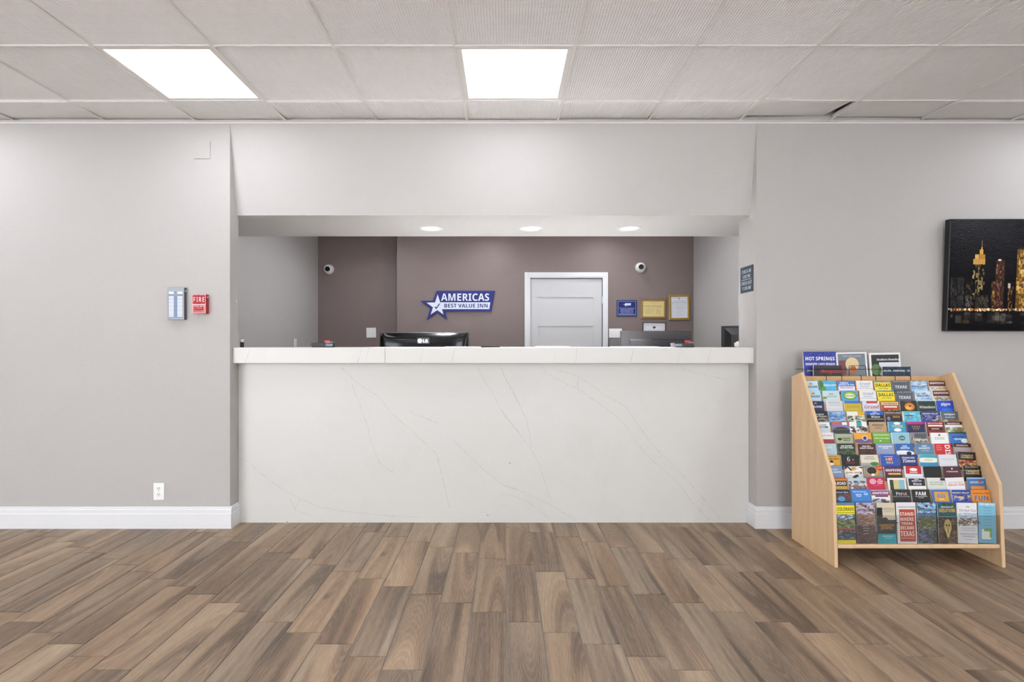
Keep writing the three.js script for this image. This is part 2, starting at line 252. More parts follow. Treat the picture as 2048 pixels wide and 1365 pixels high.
// ------------------------------------------------------------------ reception counter
const V6 = [[830,260,900,330,975,390,1080,450,1160,560,1250,640,1330,710,1420,790,1480,850,1500,930,1520,1020,1545,1130,1570,1220],[900,370,960,530,1000,640,1030,760,1060,840,1090,910,1150,955,1190,980],[1290,555,1370,590,1440,620,1490,640],[1590,755,1660,820,1740,900,1810,965,1900,1035,1940,1065,2040,1090],[1755,250,1800,340,1860,430,1900,510,1960,610,2048,710],[1910,240,1940,320,1990,410,2048,520],[110,870,190,900,270,970,350,1040,430,1090,520,1140,600,1175,680,1210,800,1235,960,1250,1120,1270,1250,1275,1370,1280],[475,1150,510,1220,560,1250,620,1270],[545,1160,525,1200,510,1225]];
const V7 = [[0,540,80,640,150,730,220,830,270,920,295,1000,320,1090,340,1150],[10,260,40,340,90,420,140,530,180,620,200,710,215,800],[280,235,320,300,400,340,480,380,545,410,640,480,740,550,830,620,880,690,950,790,1020,875,1110,950,1190,1020,1250,1090,1290,1150,1360,1230,1430,1300],[400,280,480,295,550,330,620,370,700,440,790,485,860,525,895,580,950,660,1020,760,1100,850,1190,925,1270,1020,1360,1120,1430,1200,1500,1290],[535,330,530,400],[20,1065,110,1090,190,1120,270,1160,360,1205,440,1255,520,1300],[0,1120,90,1135,180,1170,250,1220,350,1300],[1240,265,1340,295,1430,315,1550,345],[1385,1165,1370,1240]];
const FW = XR - XL, FH = 1.11, FACE = 3.739;
const veinMap = canvasTexture(2048, 640, (g, w, h) => {
  g.fillStyle = '#d1d0cc'; g.fillRect(0, 0, w, h);
  for (let i = 0; i < 260; i++) { g.fillStyle = ['rgba(235,235,235,0.03)', 'rgba(200,198,194,0.03)', 'rgba(204,210,203,0.04)', 'rgba(214,208,202,0.04)'][i % 4]; g.beginPath(); g.ellipse(rnd() * w, rnd() * h, 20 + rnd() * 90, 12 + rnd() * 50, rnd() * 3, 0, 7); g.fill(); }
  for (let i = 0; i < 900; i++) { g.fillStyle = rnd() < 0.5 ? 'rgba(200,196,190,0.30)' : 'rgba(255,255,255,0.5)'; g.fillRect(rnd() * w, rnd() * h, 1 + rnd() * 2, 1 + rnd() * 2); }
  const put = (list, ox) => { for (const v of list) for (let i = 0; i < v.length - 2; i += 2) {
    const q = [0, 2].map(k => { const p = at(ox + v[i + k] / 3.413, 660 + v[i + k + 1] / 3.413, FACE); return [(p.x - XL) / FW * w, (1 - p.y / FH) * h]; });
    const steps = Math.ceil(Math.hypot(q[1][0] - q[0][0], q[1][1] - q[0][1]) / 9); let [px, py] = q[0];
    for (let s = 1; s <= steps; s++) { const x = lerp(q[0][0], q[1][0], s / steps) + (rnd() - 0.5) * 3, y = lerp(q[0][1], q[1][1], s / steps) + (rnd() - 0.5) * 3; g.strokeStyle = `rgba(158,150,140,${0.18 + 0.5 * rnd() * rnd()})`; g.lineWidth = 1 + rnd() * 1.6; g.beginPath(); g.moveTo(px, py); g.lineTo(x, y); g.stroke(); px = x; py = y; }
  } };
  put(V6, 440); put(V7, 1000);
  g.fillStyle = '#4a4744'; for (const [zx, zy] of [[1825, 1265], [455, 1310], [1975, 907]]) { const p = at(440 + zx / 3.413, 660 + zy / 3.413, FACE); g.fillRect((p.x - XL) / FW * w, (1 - p.y / FH) * h, 4, 3); }
});
const quartz = std({ map: veinMap, roughness: 0.42 });
const counter = thing('reception_counter', 'long white stone-fronted reception counter with thin grey veins', 'counter');
{
  const f = new THREE.BoxGeometry(FW - 0.004, FH, 0.02).translate((XL + XR) / 2, FH / 2, -FACE - 0.01), p = f.attributes.position, uv = f.attributes.uv;
  for (let i = 0; i < p.count; i++) uv.setXY(i, (p.getX(i) - XL) / FW, p.getY(i) / FH);
  obj('front_panel', f, quartz, counter).userData.label = 'white veined stone front panel';
  obj('carcass', [bx(-2.3, XL, 0, FH, FACE + 0.022, FACE + 0.08), bx(XL, XR, 0, FH, FACE + 0.0205, FACE + 0.08)], M.white, counter);
  for (const x of [-2.28, -0.9, 0.5, 1.66]) obj('bracket_leg', rbx(x, x + 0.03, 0, FH, FACE + 0.081, FACE + 0.5), M.white, counter);
}
const slabMap = canvasTexture(2048, 256, (g, w, h) => {
  g.fillStyle = '#d6d4d0'; g.fillRect(0, 0, w, h);
  for (let i = 0; i < 160; i++) { g.fillStyle = ['rgba(240,240,240,0.04)', 'rgba(206,204,200,0.04)', 'rgba(212,218,211,0.05)'][i % 3]; g.beginPath(); g.ellipse(rnd() * w, rnd() * h, 20 + rnd() * 80, 10 + rnd() * 30, rnd() * 3, 0, 7); g.fill(); }
  for (const fx of [0.035, 0.075, 0.29, 0.31, 0.405, 0.47, 0.66, 0.70, 0.81, 0.90, 0.955]) { let x = fx * w, y = 0; while (y < h) { const nx = x - 2 - rnd() * 8, ny = y + 10 + rnd() * 12; g.strokeStyle = `rgba(160,152,144,${0.12 + rnd() * 0.35})`; g.lineWidth = 1 + rnd() * 1.5; g.beginPath(); g.moveTo(x, y); g.lineTo(nx, ny); g.stroke(); x = nx; y = ny; } }
});
const slabMat = std({ map: slabMap, roughness: 0.42 });
{
  const t = thing('countertop', 'thick white stone countertop along the reception counter', 'countertop');
  const seam = -0.817, TOPY = 1.219;
  const cut = (x0, x1) => { const g = rbx(x0, x1, TOPY - 0.107, TOPY, 3.661, 4.30, 0.003), p = g.attributes.position, uv = g.attributes.uv; for (let i = 0; i < p.count; i++) uv.setXY(i, (p.getX(i) - XL) / FW, clamp((p.getY(i) - TOPY + 0.107) * 1.2 + (-p.getZ(i) - 3.66) * 1.9)); return g; };
  obj('slab', cut(XL + 0.001, seam - 0.0005), slabMat, t); obj('slab', cut(seam + 0.0005, XR - 0.001), slabMat, t);
  obj('end_slab', [rbx(-2.34, XL - 0.0005, TOPY - 0.107, TOPY, 3.746, 4.30)], slabMat, t);
  obj('end_slab', [rbx(XR + 0.0005, 2.26, TOPY - 0.107, TOPY, 3.903, 4.30)], slabMat, t);
}
{
  const t = thing('work_desk', 'low office desk behind the reception counter', 'desk');
  obj('desk_top', rbx(-1.6, 2.2, 0.74, 0.77, 4.31, 5.05), M.white, t);
  for (const [x, Z] of [[-1.55, 4.34], [2.12, 4.34], [-1.55, 4.98], [2.12, 4.98]]) obj('leg', bx(x, x + 0.05, 0, 0.74, Z, Z + 0.05), M.charcoal, t);
}

// ------------------------------------------------------------------ printed matter, one sheet of artwork for the small signs
const INK = 1024;
const signMap = canvasTexture(INK, INK, g => {
  const text = (s, x, y, px, col, font = 'sans-serif', wt = 'bold ', max) => { g.fillStyle = col; g.font = wt + px + 'px ' + font; g.textAlign = 'center'; g.textBaseline = 'middle'; g.fillText(s, x, y, max); };
  g.fillStyle = '#fff'; g.fillRect(0, 0, INK, INK);
  // A fire pull station front 0..256 x 0..352
  g.fillStyle = '#a81c24'; g.fillRect(0, 0, 256, 352); g.strokeStyle = '#f4dcdc'; g.lineWidth = 8; g.strokeRect(5, 5, 246, 342);
  text('F', 42, 92, 118, '#fff', 'sans-serif', '', 44); text('I', 96, 92, 118, '#fff', 'sans-serif', '', 30); text('R', 148, 92, 118, '#fff', 'sans-serif', '', 48); text('E', 212, 92, 118, '#fff', 'sans-serif', '', 44);
  g.fillStyle = '#15100f'; g.fillRect(96, 160, 64, 12); g.fillRect(122, 4, 12, 12);
  g.fillStyle = '#f6e2e2'; g.fillRect(8, 178, 240, 10); g.lineWidth = 7; g.strokeRect(40, 198, 176, 84); g.strokeRect(20, 198, 216, 128); text('PULL IN', 128, 224, 34, '#fbe9e9'); text('CASE', 128, 256, 26, '#fbe9e9'); text('OF FIRE PULL DOWN', 128, 304, 22, '#f3c9c9', 'sans-serif', 'bold ', 190);
  // B annunciator front 256..512 x 0..480
  g.fillStyle = '#a3a9b3'; g.fillRect(256, 0, 256, 480); g.fillStyle = '#8e98a8'; g.fillRect(264, 88, 240, 376);
  g.fillStyle = '#dfe2ea'; g.fillRect(276, 56, 78, 34); g.fillRect(414, 56, 78, 34); g.fillStyle = '#2f5a7e'; g.fillRect(366, 60, 30, 14);
  for (let i = 0; i < 16; i++) { g.fillStyle = i % 3 ? '#dcdfe6' : '#eceef0'; g.fillRect(276, 128 + i * 20, 80, 15); g.fillRect(412, 128 + i * 20, 80, 15); g.fillStyle = '#44536b'; g.fillRect(272, 144 + i * 20, 222, 2); }
  g.fillStyle = '#7e96b8'; g.fillRect(360, 124, 48, 326); g.fillStyle = '#566e92'; g.fillRect(368, 124, 5, 326); g.fillRect(392, 124, 5, 326);
  // C check-in sign 512..768 x 0..240
  g.fillStyle = '#38434f'; g.fillRect(512, 0, 256, 240); g.fillStyle = '#424e5b'; for (let i = 0; i < 400; i++) g.fillRect(512 + rnd() * 254, rnd() * 238, 2, 2);
  text('CHECK-IN', 640, 44, 44, '#e6e8ea', 'sans-serif', ''); text('3:00 PM', 640, 92, 44, '#e6e8ea', 'sans-serif', ''); g.fillStyle = '#e6e8ea'; g.fillRect(540, 120, 200, 4); text('CHECK-OUT', 640, 154, 44, '#e6e8ea', 'sans-serif', '', 220); text('11:00 AM', 640, 202, 44, '#e6e8ea', 'sans-serif', '');
  // D blue plaque 768..1024 x 0..208
  g.fillStyle = '#081a64'; g.fillRect(768, 0, 256, 208); g.strokeStyle = '#a9b7de'; g.lineWidth = 4; g.strokeRect(780, 13, 232, 182);
  g.fillStyle = '#cfd8f0'; g.beginPath(); g.moveTo(872, 38); g.lineTo(952, 38); g.lineTo(946, 68); g.lineTo(892, 70); g.lineTo(876, 82); g.lineTo(874, 68); g.lineTo(846, 52); g.lineTo(870, 52); g.fill();
  ['This property is independently', 'owned and operated by', 'SHREE HOSPITALITY LLC', 'under a franchise with', 'INN FRANCHISE SYSTEMS, INC.'].forEach((s, i) => text(s, 896, 104 + i * 19, 15, '#c6d0ee', 'sans-serif', 'bold ', 200));
  // E parchment certificate 0..320 x 512..752
  g.fillStyle = '#dcc78a'; g.fillRect(0, 512, 320, 240); for (let i = 0; i < 700; i++) { g.fillStyle = 'rgba(176,146,84,0.15)'; g.fillRect(rnd() * 318, 512 + rnd() * 238, 6, 3); }
  g.strokeStyle = '#8d7440'; g.lineWidth = 2; g.beginPath(); g.arc(160, 548, 14, 0, 7); g.stroke(); text('Certificate of Occupancy', 160, 592, 22, '#6d5a34', 'serif'); g.fillStyle = '#9a8350'; g.fillRect(30, 612, 260, 2); for (let i = 0; i < 6; i++) { g.fillRect(24 + (i % 2) * 18, 630 + i * 15, 150 - i * 8, 3); g.fillRect(200, 630 + i * 15, 70, 3); }
  // F white certificate 320..560 x 512..832
  g.fillStyle = '#e6e8ee'; g.fillRect(320, 512, 240, 320); g.fillStyle = '#9aa0b4'; g.beginPath(); g.arc(440, 544, 14, 0, 7); g.fill(); text('STATE OF TEXAS', 440, 580, 17, '#6f7484', 'serif'); text('Sales and Use Tax Permit', 440, 602, 17, '#6f7484', 'serif'); g.fillStyle = '#7d8396'; for (const y of [624, 678]) g.fillRect(340, y, 200, 2); g.fillStyle = '#a7acba'; for (let i = 0; i < 12; i++) g.fillRect(370 + (i * 13) % 34, 640 + i * 15, 140 - (i * 29) % 50, 3);
  // G small white certificate 576..832 x 512..712
  g.fillStyle = '#eeedf0'; g.fillRect(576, 512, 256, 200); g.strokeStyle = '#c7c8cc'; g.lineWidth = 3; g.strokeRect(604, 542, 200, 150); g.fillStyle = '#4d4a4a'; g.beginPath(); g.moveTo(686, 556); g.lineTo(724, 556); g.lineTo(720, 572); g.lineTo(705, 586); g.lineTo(690, 572); g.fill(); g.fillStyle = '#8d8a8d'; g.fillRect(630, 600, 150, 2); for (let i = 0; i < 4; i++) g.fillRect(640, 620 + i * 16, 130, 2);
  // H maker's logo on the monitor 576..832 x 768..896
  g.fillStyle = '#0b0b0d'; g.fillRect(576, 768, 256, 128); g.fillStyle = '#d7d8da'; g.beginPath(); g.arc(630, 832, 46, 0, 7); g.fill(); g.strokeStyle = '#6d6f72'; g.lineWidth = 7; g.beginPath(); g.moveTo(630, 806); g.lineTo(630, 852); g.lineTo(650, 852); g.stroke(); g.beginPath(); g.arc(612, 816, 5, 0, 7); g.stroke(); text('LG', 746, 834, 92, '#e4e5e7');
});
const printMat = std({ map: signMap, roughness: 0.62 });
const art = (w, h, x0, y0, x1, y1) => face(w, h, x0 / INK, 1 - y1 / INK, x1 / INK, 1 - y0 / INK);
function onWall(name, label, category, x0, x1, y0, y1, Z, group) { return thing(name, label, category, [(x0 + x1) / 2, (y0 + y1) / 2, -Z], group); }   // origin on the wall face
const local = (w, h, d, r = 0.004, z = 0) => metreUV(new RoundedBoxGeometry(w, h, d, 2, Math.min(r, d / 2.1)).translate(0, 0, z + d / 2));

{ // fire pull station
  const t = onWall('fire_pull_station', 'red fire alarm pull station on the light grey wall', 'fire alarm', -2.0906, -1.997, 1.4457, 1.576, 3.627);
  obj('housing', local(0.0936, 0.130, 0.038), M.red, t); obj('front_label', art(0.090, 0.126, 0, 0, 256, 352).translate(0, 0, 0.0386), printMat, t).userData.label = 'red front lettered FIRE';
  obj('pull_handle', local(0.060, 0.016, 0.008, 0.003, 0.038).translate(0, -0.031, 0), M.red, t);
  obj('lock', new THREE.CylinderGeometry(0.008, 0.008, 0.006, 20).rotateZ(Math.PI / 2).translate(0.0495, 0.046, 0.018), M.steel, t);
}
{ // annunciator
  const t = onWall('alarm_annunciator', 'grey zone indicator box with two columns of white strips', 'alarm panel', -2.26, -2.146, 1.406, 1.622, 3.627);
  obj('housing', local(0.114, 0.216, 0.030), std({ color: 0x55585b, roughness: 0.4, metalness: 0.3 }), t); obj('front_plate', local(0.112, 0.214, 0.002, 0.0008, 0.030), std({ color: 0xa3a9b3, roughness: 0.4 }), t);
  obj('zone_print', art(0.108, 0.208, 256, 0, 512, 480).translate(0, 0, 0.0325), printMat, t); obj('key_lock', new THREE.CylinderGeometry(0.007, 0.007, 0.006, 16).rotateZ(Math.PI / 2).translate(0.058, 0.085, 0.016), M.steel, t);
}
{ // blank plate
  const t = onWall('blank_plate', 'square blank wall plate high on the grey wall, painted to match', 'wall plate', -2.0985, -1.987, 2.493, 2.611, 3.627);
  obj('plate', local(0.1115, 0.118, 0.006, 0.002), M.wall, t); for (const x of [-0.024, 0.024]) for (const y of [-0.045, 0.045]) obj('screw', new THREE.CylinderGeometry(0.0028, 0.0028, 0.002, 10).rotateX(Math.PI / 2).translate(x, y, 0.0065), M.steel, t);
}
function outlet(name, label, pos, rotY) {
  const t = thing(name, label, 'outlet', pos); t.rotation.y = rotY; obj('plate', local(0.072, 0.115, 0.006, 0.0025), M.plastic, t);
  for (const y of [0.020, -0.020]) {
    const r = obj('receptacle', new THREE.CylinderGeometry(0.0165, 0.0165, 0.003, 24).rotateX(Math.PI / 2).scale(1, 0.82, 1).translate(0, y, 0.0072), M.white, t);
    obj('slot', bx(-0.0075, -0.0050, y, y + 0.008, -0.0092, -0.0080), M.slot, r); obj('slot', bx(0.0048, 0.0078, y, y + 0.008, -0.0092, -0.0080), M.slot, r); obj('ground_hole', new THREE.CylinderGeometry(0.0025, 0.0025, 0.0012, 10).rotateX(Math.PI / 2).translate(0, y - 0.007, 0.0088), M.slot, r);
  }
  obj('screw', new THREE.CylinderGeometry(0.003, 0.003, 0.002, 10).rotateX(Math.PI / 2).translate(0, 0, 0.0066), M.steel, t);
}
outlet('power_outlet', 'white double power outlet low on the wall above the baseboard', [-2.333, 0.248, -3.627], 0);
outlet('power_outlet', 'white power outlet on the grey office side wall above the countertop', [-2.366, 1.245, -6.06], Math.PI / 2);
{ // check-in sign on the reveal
  const t = thing('check_in_sign', 'dark slate sign with check-in and check-out times beside the opening', 'sign', [XR, 1.697, -3.7675]); t.rotation.y = -Math.PI / 2;
  obj('plate', local(0.195, 0.182, 0.005, 0.001), std({ color: 0x38434f, roughness: 0.5 }), t); obj('lettering', art(0.191, 0.178, 512, 0, 768, 240).translate(0, 0, 0.0054), printMat, t);
}
// ------------------------------------------------------------------ painting: night skyline on a deep canvas, leaning out at the top
{
  const W = 1.22, H = 0.744, D = 0.042;
  const map = canvasTexture(1280, 780, (g, w, h) => {
    const sx = w / W, sy = h / H, R = (x0, x1, y0, y1, col) => { g.fillStyle = col; g.fillRect(x0 * sx, h - y1 * sy, (x1 - x0) * sx, (y1 - y0) * sy); };
    g.fillStyle = '#0d0d12'; g.fillRect(0, 0, w, h); for (let i = 0; i < 500; i++) { g.fillStyle = `rgba(${22 + rnd() * 14},${22 + rnd() * 12},${30 + rnd() * 14},0.35)`; g.fillRect(rnd() * w, rnd() * h * 0.85, 30 + rnd() * 120, 3 + rnd() * 9); }
    const tower = (x0, x1, y1, pal, n) => { R(x0, x1, 0.14, y1, pal[0]); for (let i = 0; i < n; i++) { const bw = (0.04 + rnd() * 0.14) * (x1 - x0), bh = 0.004 + rnd() * 0.03, x = lerp(x0, x1 - bw, rnd()), y = lerp(0.145, y1 - bh, rnd()); g.globalAlpha = 0.35 + rnd() * 0.6; R(x, x + bw, y, y + bh, pal[1 + Math.floor(rnd() * (pal.length - 1))]); } g.globalAlpha = 1; };
    tower(0.01, 0.055, 0.36, ['#1b1b1d', '#3b3a38', '#26262a', '#4a4844'], 60); tower(0.055, 0.10, 0.36, ['#202022', '#57544c', '#2c2c2c', '#3a3a38'], 50); tower(0.11, 0.185, 0.355, ['#1a1614', '#6a5340', '#2a211c', '#8b7a66'], 40); tower(0.11, 0.19, 0.25, ['#1d1c1a', '#54504a', '#36322c', '#77716a'], 50);
    tower(0.155, 0.24, 0.48, ['#100f10', '#2e2a24', '#8a7446', '#c9b070'], 70); R(0.157, 0.238, 0.445, 0.482, '#c79a4a'); R(0.168, 0.195, 0.482, 0.512, '#d9b062'); R(0.197, 0.236, 0.482, 0.512, '#b9853a'); R(0.198, 0.222, 0.512, 0.545, '#d8a23c'); R(0.208, 0.216, 0.545, 0.56, '#e8c264'); R(0.211, 0.214, 0.56, 0.605, '#b8923e'); R(0.194, 0.197, 0.19, 0.48, '#a98f58');
    tower(0.18, 0.27, 0.24, ['#23211d', '#4f4a40', '#6b5a3a', '#33302a'], 40); tower(0.285, 0.37, 0.335, ['#33211a', '#6a4433', '#8e6b4c', '#4a3026', '#b78a3e'], 90); tower(0.31, 0.37, 0.475, ['#3a261e', '#7a4d3c', '#5a3a2e', '#a07a62'], 70); R(0.325, 0.345, 0.468, 0.480, '#e8e2d8');
    tower(0.395, 0.435, 0.32, ['#241812', '#8c5a34', '#c89a52', '#3a2418'], 40); R(0.396, 0.412, 0.285, 0.318, '#c4c0b8'); tower(0.45, 0.545, 0.548, ['#6a4a20', '#c28f3a', '#e4c478', '#8c6a34', '#3e2a16', '#d8b05a'], 180); R(0.47, 0.473, 0.548, 0.61, '#3c3630');
    tower(0.56, 0.63, 0.40, ['#2a1c14', '#8a6038', '#5c3c26', '#c8a060'], 80); tower(0.65, 0.72, 0.50, ['#191614', '#4c4436', '#8c7648', '#c8ae6c'], 80); tower(0.74, 0.84, 0.34, ['#2b1d16', '#70482e', '#a67c4a', '#43301f'], 90); tower(0.86, 0.93, 0.46, ['#15151a', '#3e3c3c', '#80704c', '#5a5040'], 70); tower(0.95, 1.05, 0.30, ['#2a1d17', '#79522f', '#b98c46'], 70); tower(1.07, 1.18, 0.39, ['#1c1a1a', '#4d4840', '#8d7a50'], 80);
    for (let i = 0; i < 520; i++) { const x = rnd() * W; R(x, x + 0.003 + rnd() * 0.008, 0.128 + rnd() * 0.014, 0.143 + rnd() * 0.008, ['#d9a24a', '#f0dfb0', '#a2532a', '#fff4dc', '#6a4a28'][i % 5]); }
    R(0, W, 0, 0.128, '#0e0e11'); for (let i = 0; i < 160; i++) { const x = rnd() * W; g.globalAlpha = 0.10 + rnd() * 0.2; R(x, x + 0.01 + rnd() * 0.05, 0.04 + rnd() * 0.085, 0.042 + rnd() * 0.088, ['#b9b4a4', '#8a6a3a', '#4a4642'][i % 3]); } g.globalAlpha = 1;
  });
  const t = thing('painting', 'black canvas painting of a gold city skyline at night', 'painting', [2.943 + W / 2, 1.330, -3.626]); t.rotation.x = 0.043;
  obj('canvas_block', metreUV(new RoundedBoxGeometry(W, H, D, 3, 0.004).translate(0, H / 2, D / 2)), std({ color: 0x121215, roughness: 0.3 }), t);
  obj('painted_front', face(W - 0.012, H - 0.012, 0, 0, 1, 1).translate(0, H / 2, D + 0.0006), phys({ map, roughness: 0.1, specularIntensity: 0.7, bumpMap: peel, bumpScale: 0.0006 }), t).userData.label = 'glossy painted skyline';
}

// ------------------------------------------------------------------ office door
{
  const t = thing('door_1', 'white five-panel office door in white moulded casing', 'door', [0, 0, 0], null, 'structure');
  const x0 = 0.3005, x1 = 1.173, y1 = 2.034, Zf = 6.512, Zm = 6.55, px0 = 0.4076, px1 = 1.0685, rows = [[1.812, 1.574], [1.461, 1.231], [1.11, 0.88], [0.76, 0.53], [0.41, 0.18]];
  const leaf = [bx(x0, px0, 0.01, y1, Zf, Zm), bx(px1, x1, 0.01, y1, Zf, Zm), bx(px0, px1, rows[0][0], y1, Zf, Zm), bx(px0, px1, 0.01, rows[4][1], Zf, Zm)];
  for (let i = 0; i < 4; i++) leaf.push(bx(px0, px1, rows[i + 1][0], rows[i][1], Zf, Zm));
  const l = obj('leaf', leaf, M.door, t); for (const [a, b] of rows) obj('panel', bx(px0, px1, b, a, Zf + 0.010, Zm - 0.008), M.door, l);
  obj('hinge', new THREE.CylinderGeometry(0.009, 0.009, 0.085, 14).translate(x1 + 0.004, 1.78, -Zf + 0.006), M.steel, t); obj('hinge', new THREE.CylinderGeometry(0.009, 0.009, 0.085, 14).translate(x1 + 0.004, 0.25, -Zf + 0.006), M.steel, t);
  obj('knob', new THREE.SphereGeometry(0.028, 20, 14).translate(x0 + 0.06, 0.96, -Zf + 0.05), M.steel, t);
  const cas = (a, b, y0, y2, k) => { const o = 0.006; return [bx(a, b, y0, y2, 6.487, 6.4998), bx(a + (k ? 0.012 : 0.02), b - (k ? 0.02 : 0.012), y0, y2 - (k === 2 ? 0.02 : 0), 6.480, 6.487)]; };
  obj('casing', cas(0.2376, x0 + 0.004, 0, 2.111, 1), M.trim, t); obj('casing', cas(x1 + 0.006, 1.243, 0, 2.111, 0), M.trim, t); obj('casing', [bx(x0 + 0.0042, x1 + 0.0058, 2.042, 2.111, 6.487, 6.4998), bx(x0 - 0.02, x1 + 0.03, 2.056, 2.096, 6.480, 6.4869)], M.trim, t);
}
// ------------------------------------------------------------------ star sign
const font = await new FontLoader().loadAsync('fonts/droid/droid_sans_bold.typeface.json'), fontR = await new FontLoader().loadAsync('fonts/droid/droid_sans_regular.typeface.json');
function letters(s, f, w, h, d) { const g = new TextGeometry(s, { font: f, size: 1, depth: 1, curveSegments: 5 }); g.computeBoundingBox(); const b = g.boundingBox; g.translate(-b.min.x, -b.min.y, 0).scale(w / (b.max.x - b.min.x), h / (b.max.y - b.min.y), d); return g; }
{
  const k = 0.00056, cv = (x, y) => [(x - 1026) * k, (553 - y) * k], pos = at(820 + 1026 / 10.75, 560 + 553 / 10.75, 6.4995);
  const t = thing('star_sign', 'blue hotel name sign with white checked star on taupe wall', 'sign', pos.toArray());
  const blue = std({ color: 0x081a72, roughness: 0.5 }), white = std({ color: 0xdfe5f2, roughness: 0.4 });
  obj('backer', plate([[575, 238], [1825, 238], [1748, 682], [757, 682], [803, 858], [587, 700], [362, 868], [440, 612], [228, 452], [495, 452]].map(p => cv(...p)), 0.022, 0.002), blue, t).userData.label = 'blue star and banner backer';
  obj('star_banner', plate([[597, 318], [652, 488], [1730, 487], [1708, 634], [690, 634], [722, 748], [590, 655], [448, 748], [498, 595], [358, 494], [543, 490]].map(p => cv(...p)), 0.003).translate(0, 0, 0.022), white, t).userData.label = 'white star running into a banner';
  obj('check_mark', plate([[524, 588], [560, 582], [572, 600], [622, 520], [665, 508], [640, 535], [572, 636]].map(p => cv(...p)), 0.002).translate(0, 0, 0.025), blue, t);
  const put = (s, f, x0, x1, y0, y1, m, z, n) => { const [ax, ay] = cv(x0, y1); obj(n, letters(s, f, (x1 - x0) * k, (y1 - y0) * k, 0.002).translate(ax, ay, z), m, t); };
  put('AMERICAS', font, 672, 1705, 298, 456, white, 0.022, 'lettering'); put('BEST VALUE INN', font, 742, 1675, 518, 602, blue, 0.025, 'lettering');
}
// ------------------------------------------------------------------ plaques and certificates on the taupe wall
const Zw = 6.5, mx = px => (px - 1010) * Zw / FOCAL, my = py => EYE - (py - 689) * Zw / FOCAL;
{
  const t = onWall('wall_plaque', 'small dark blue plaque with white lettering beside the door', 'plaque', mx(1233.2), mx(1273), my(633), my(600.9), Zw);
  obj('board', local(0.2407, 0.194, 0.016, 0.002), std({ color: 0x0a1f72, roughness: 0.5 }), t); obj('lettering', art(0.236, 0.190, 768, 0, 1024, 208).translate(0, 0, 0.0165), printMat, t);
}
function framed(name, label, x0, x1, y0, y1, mat, bar, a, tilt) {
  const t = onWall(name, label, 'certificate', mx(x0), mx(x1), my(y1), my(y0), Zw); t.rotation.z = tilt; const w = mx(x1) - mx(x0), h = my(y0) - my(y1), d = 0.02;
  const s = new THREE.Shape([[-w / 2, -h / 2], [w / 2, -h / 2], [w / 2, h / 2], [-w / 2, h / 2]].map(p => new THREE.Vector2(...p))); s.holes.push(new THREE.Path([[-w / 2 + bar, -h / 2 + bar], [-w / 2 + bar, h / 2 - bar], [w / 2 - bar, h / 2 - bar], [w / 2 - bar, -h / 2 + bar]].map(p => new THREE.Vector2(...p))));
  obj('frame', plate(s, d, Math.min(0.004, bar * 0.25)), mat, t); obj('sheet', art(w - 2 * bar + 0.004, h - 2 * bar + 0.004, ...a).translate(0, 0, 0.008), printMat, t); obj('backing', local(w - 0.02, h - 0.02, 0.006, 0.001), M.dark, t);
}
framed('framed_certificate', 'tan parchment certificate in a wide bronze frame', 1281, 1331.2, 598.5, 637.6, M.bronze, 0.024, [0, 512, 320, 752], -0.006);
framed('framed_certificate', 'upright white certificate in a gold frame, hung slightly crooked', 1337, 1378.6, 589.5, 640.6, M.gold, 0.026, [320, 512, 560, 832], 0.014);
framed('framed_certificate', 'white certificate in a thin dark frame above the monitor', 1285.2, 1330.4, 645.6, 680, M.black, 0.005, [576, 512, 832, 712], -0.014);
// ------------------------------------------------------------------ switch plates and dome cameras
{
  const t = thing('switch_plate', 'square blank white wall plate on the recessed taupe wall', 'wall plate', [-1.692, 1.387, -6.8]); t.rotation.z = 0.02; obj('plate', local(0.12, 0.126, 0.007, 0.003), M.plastic, t); for (const [x, y] of [[-0.023, -0.048], [0.023, -0.048], [-0.023, 0.048], [0.023, 0.048]]) obj('screw', new THREE.CylinderGeometry(0.003, 0.003, 0.002, 10).rotateX(Math.PI / 2).translate(x, y, 0.0075), M.steel, t);
  const s = thing('light_switch', 'white triple light switch beside the office door casing', 'light switch', [1.335, 1.375, -6.5]); obj('plate', local(0.156, 0.112, 0.007, 0.003), M.plastic, s); for (const x of [-0.046, 0, 0.046]) obj('rocker', local(0.030, 0.062, 0.005, 0.002, 0.006).translate(x, 0, 0), M.white, s);
}
function domeCam(label, px, py, Z, dx, dy) {
  const p = at(px, py, Z), t = thing('dome_camera', label, 'security camera', [p.x, p.y, -Z]);
  obj('base', new THREE.CylinderGeometry(0.062, 0.058, 0.028, 36).rotateX(-Math.PI / 2).translate(0, 0, 0.014), M.plastic, t);
  const b = obj('eyeball', new THREE.SphereGeometry(0.055, 32, 22).translate(0, 0, 0.035), M.plastic, t);
  const n = new THREE.Vector3(dx, dy, 1).normalize(), q = new THREE.Quaternion().setFromUnitVectors(new THREE.Vector3(0, 1, 0), n), c = new THREE.CylinderGeometry(0.030, 0.032, 0.014, 28).applyQuaternion(q).translate(n.x * 0.05, n.y * 0.05, 0.035 + n.z * 0.05);
  obj('lens_window', c, M.gloss, b);
}
domeCam('white dome security camera on the recessed part of taupe wall', 658.5, 539, 6.8, 0.10, -0.14); domeCam('white dome security camera above the blue plaque', 1280.6, 535.6, 6.5, -0.20, -0.06);
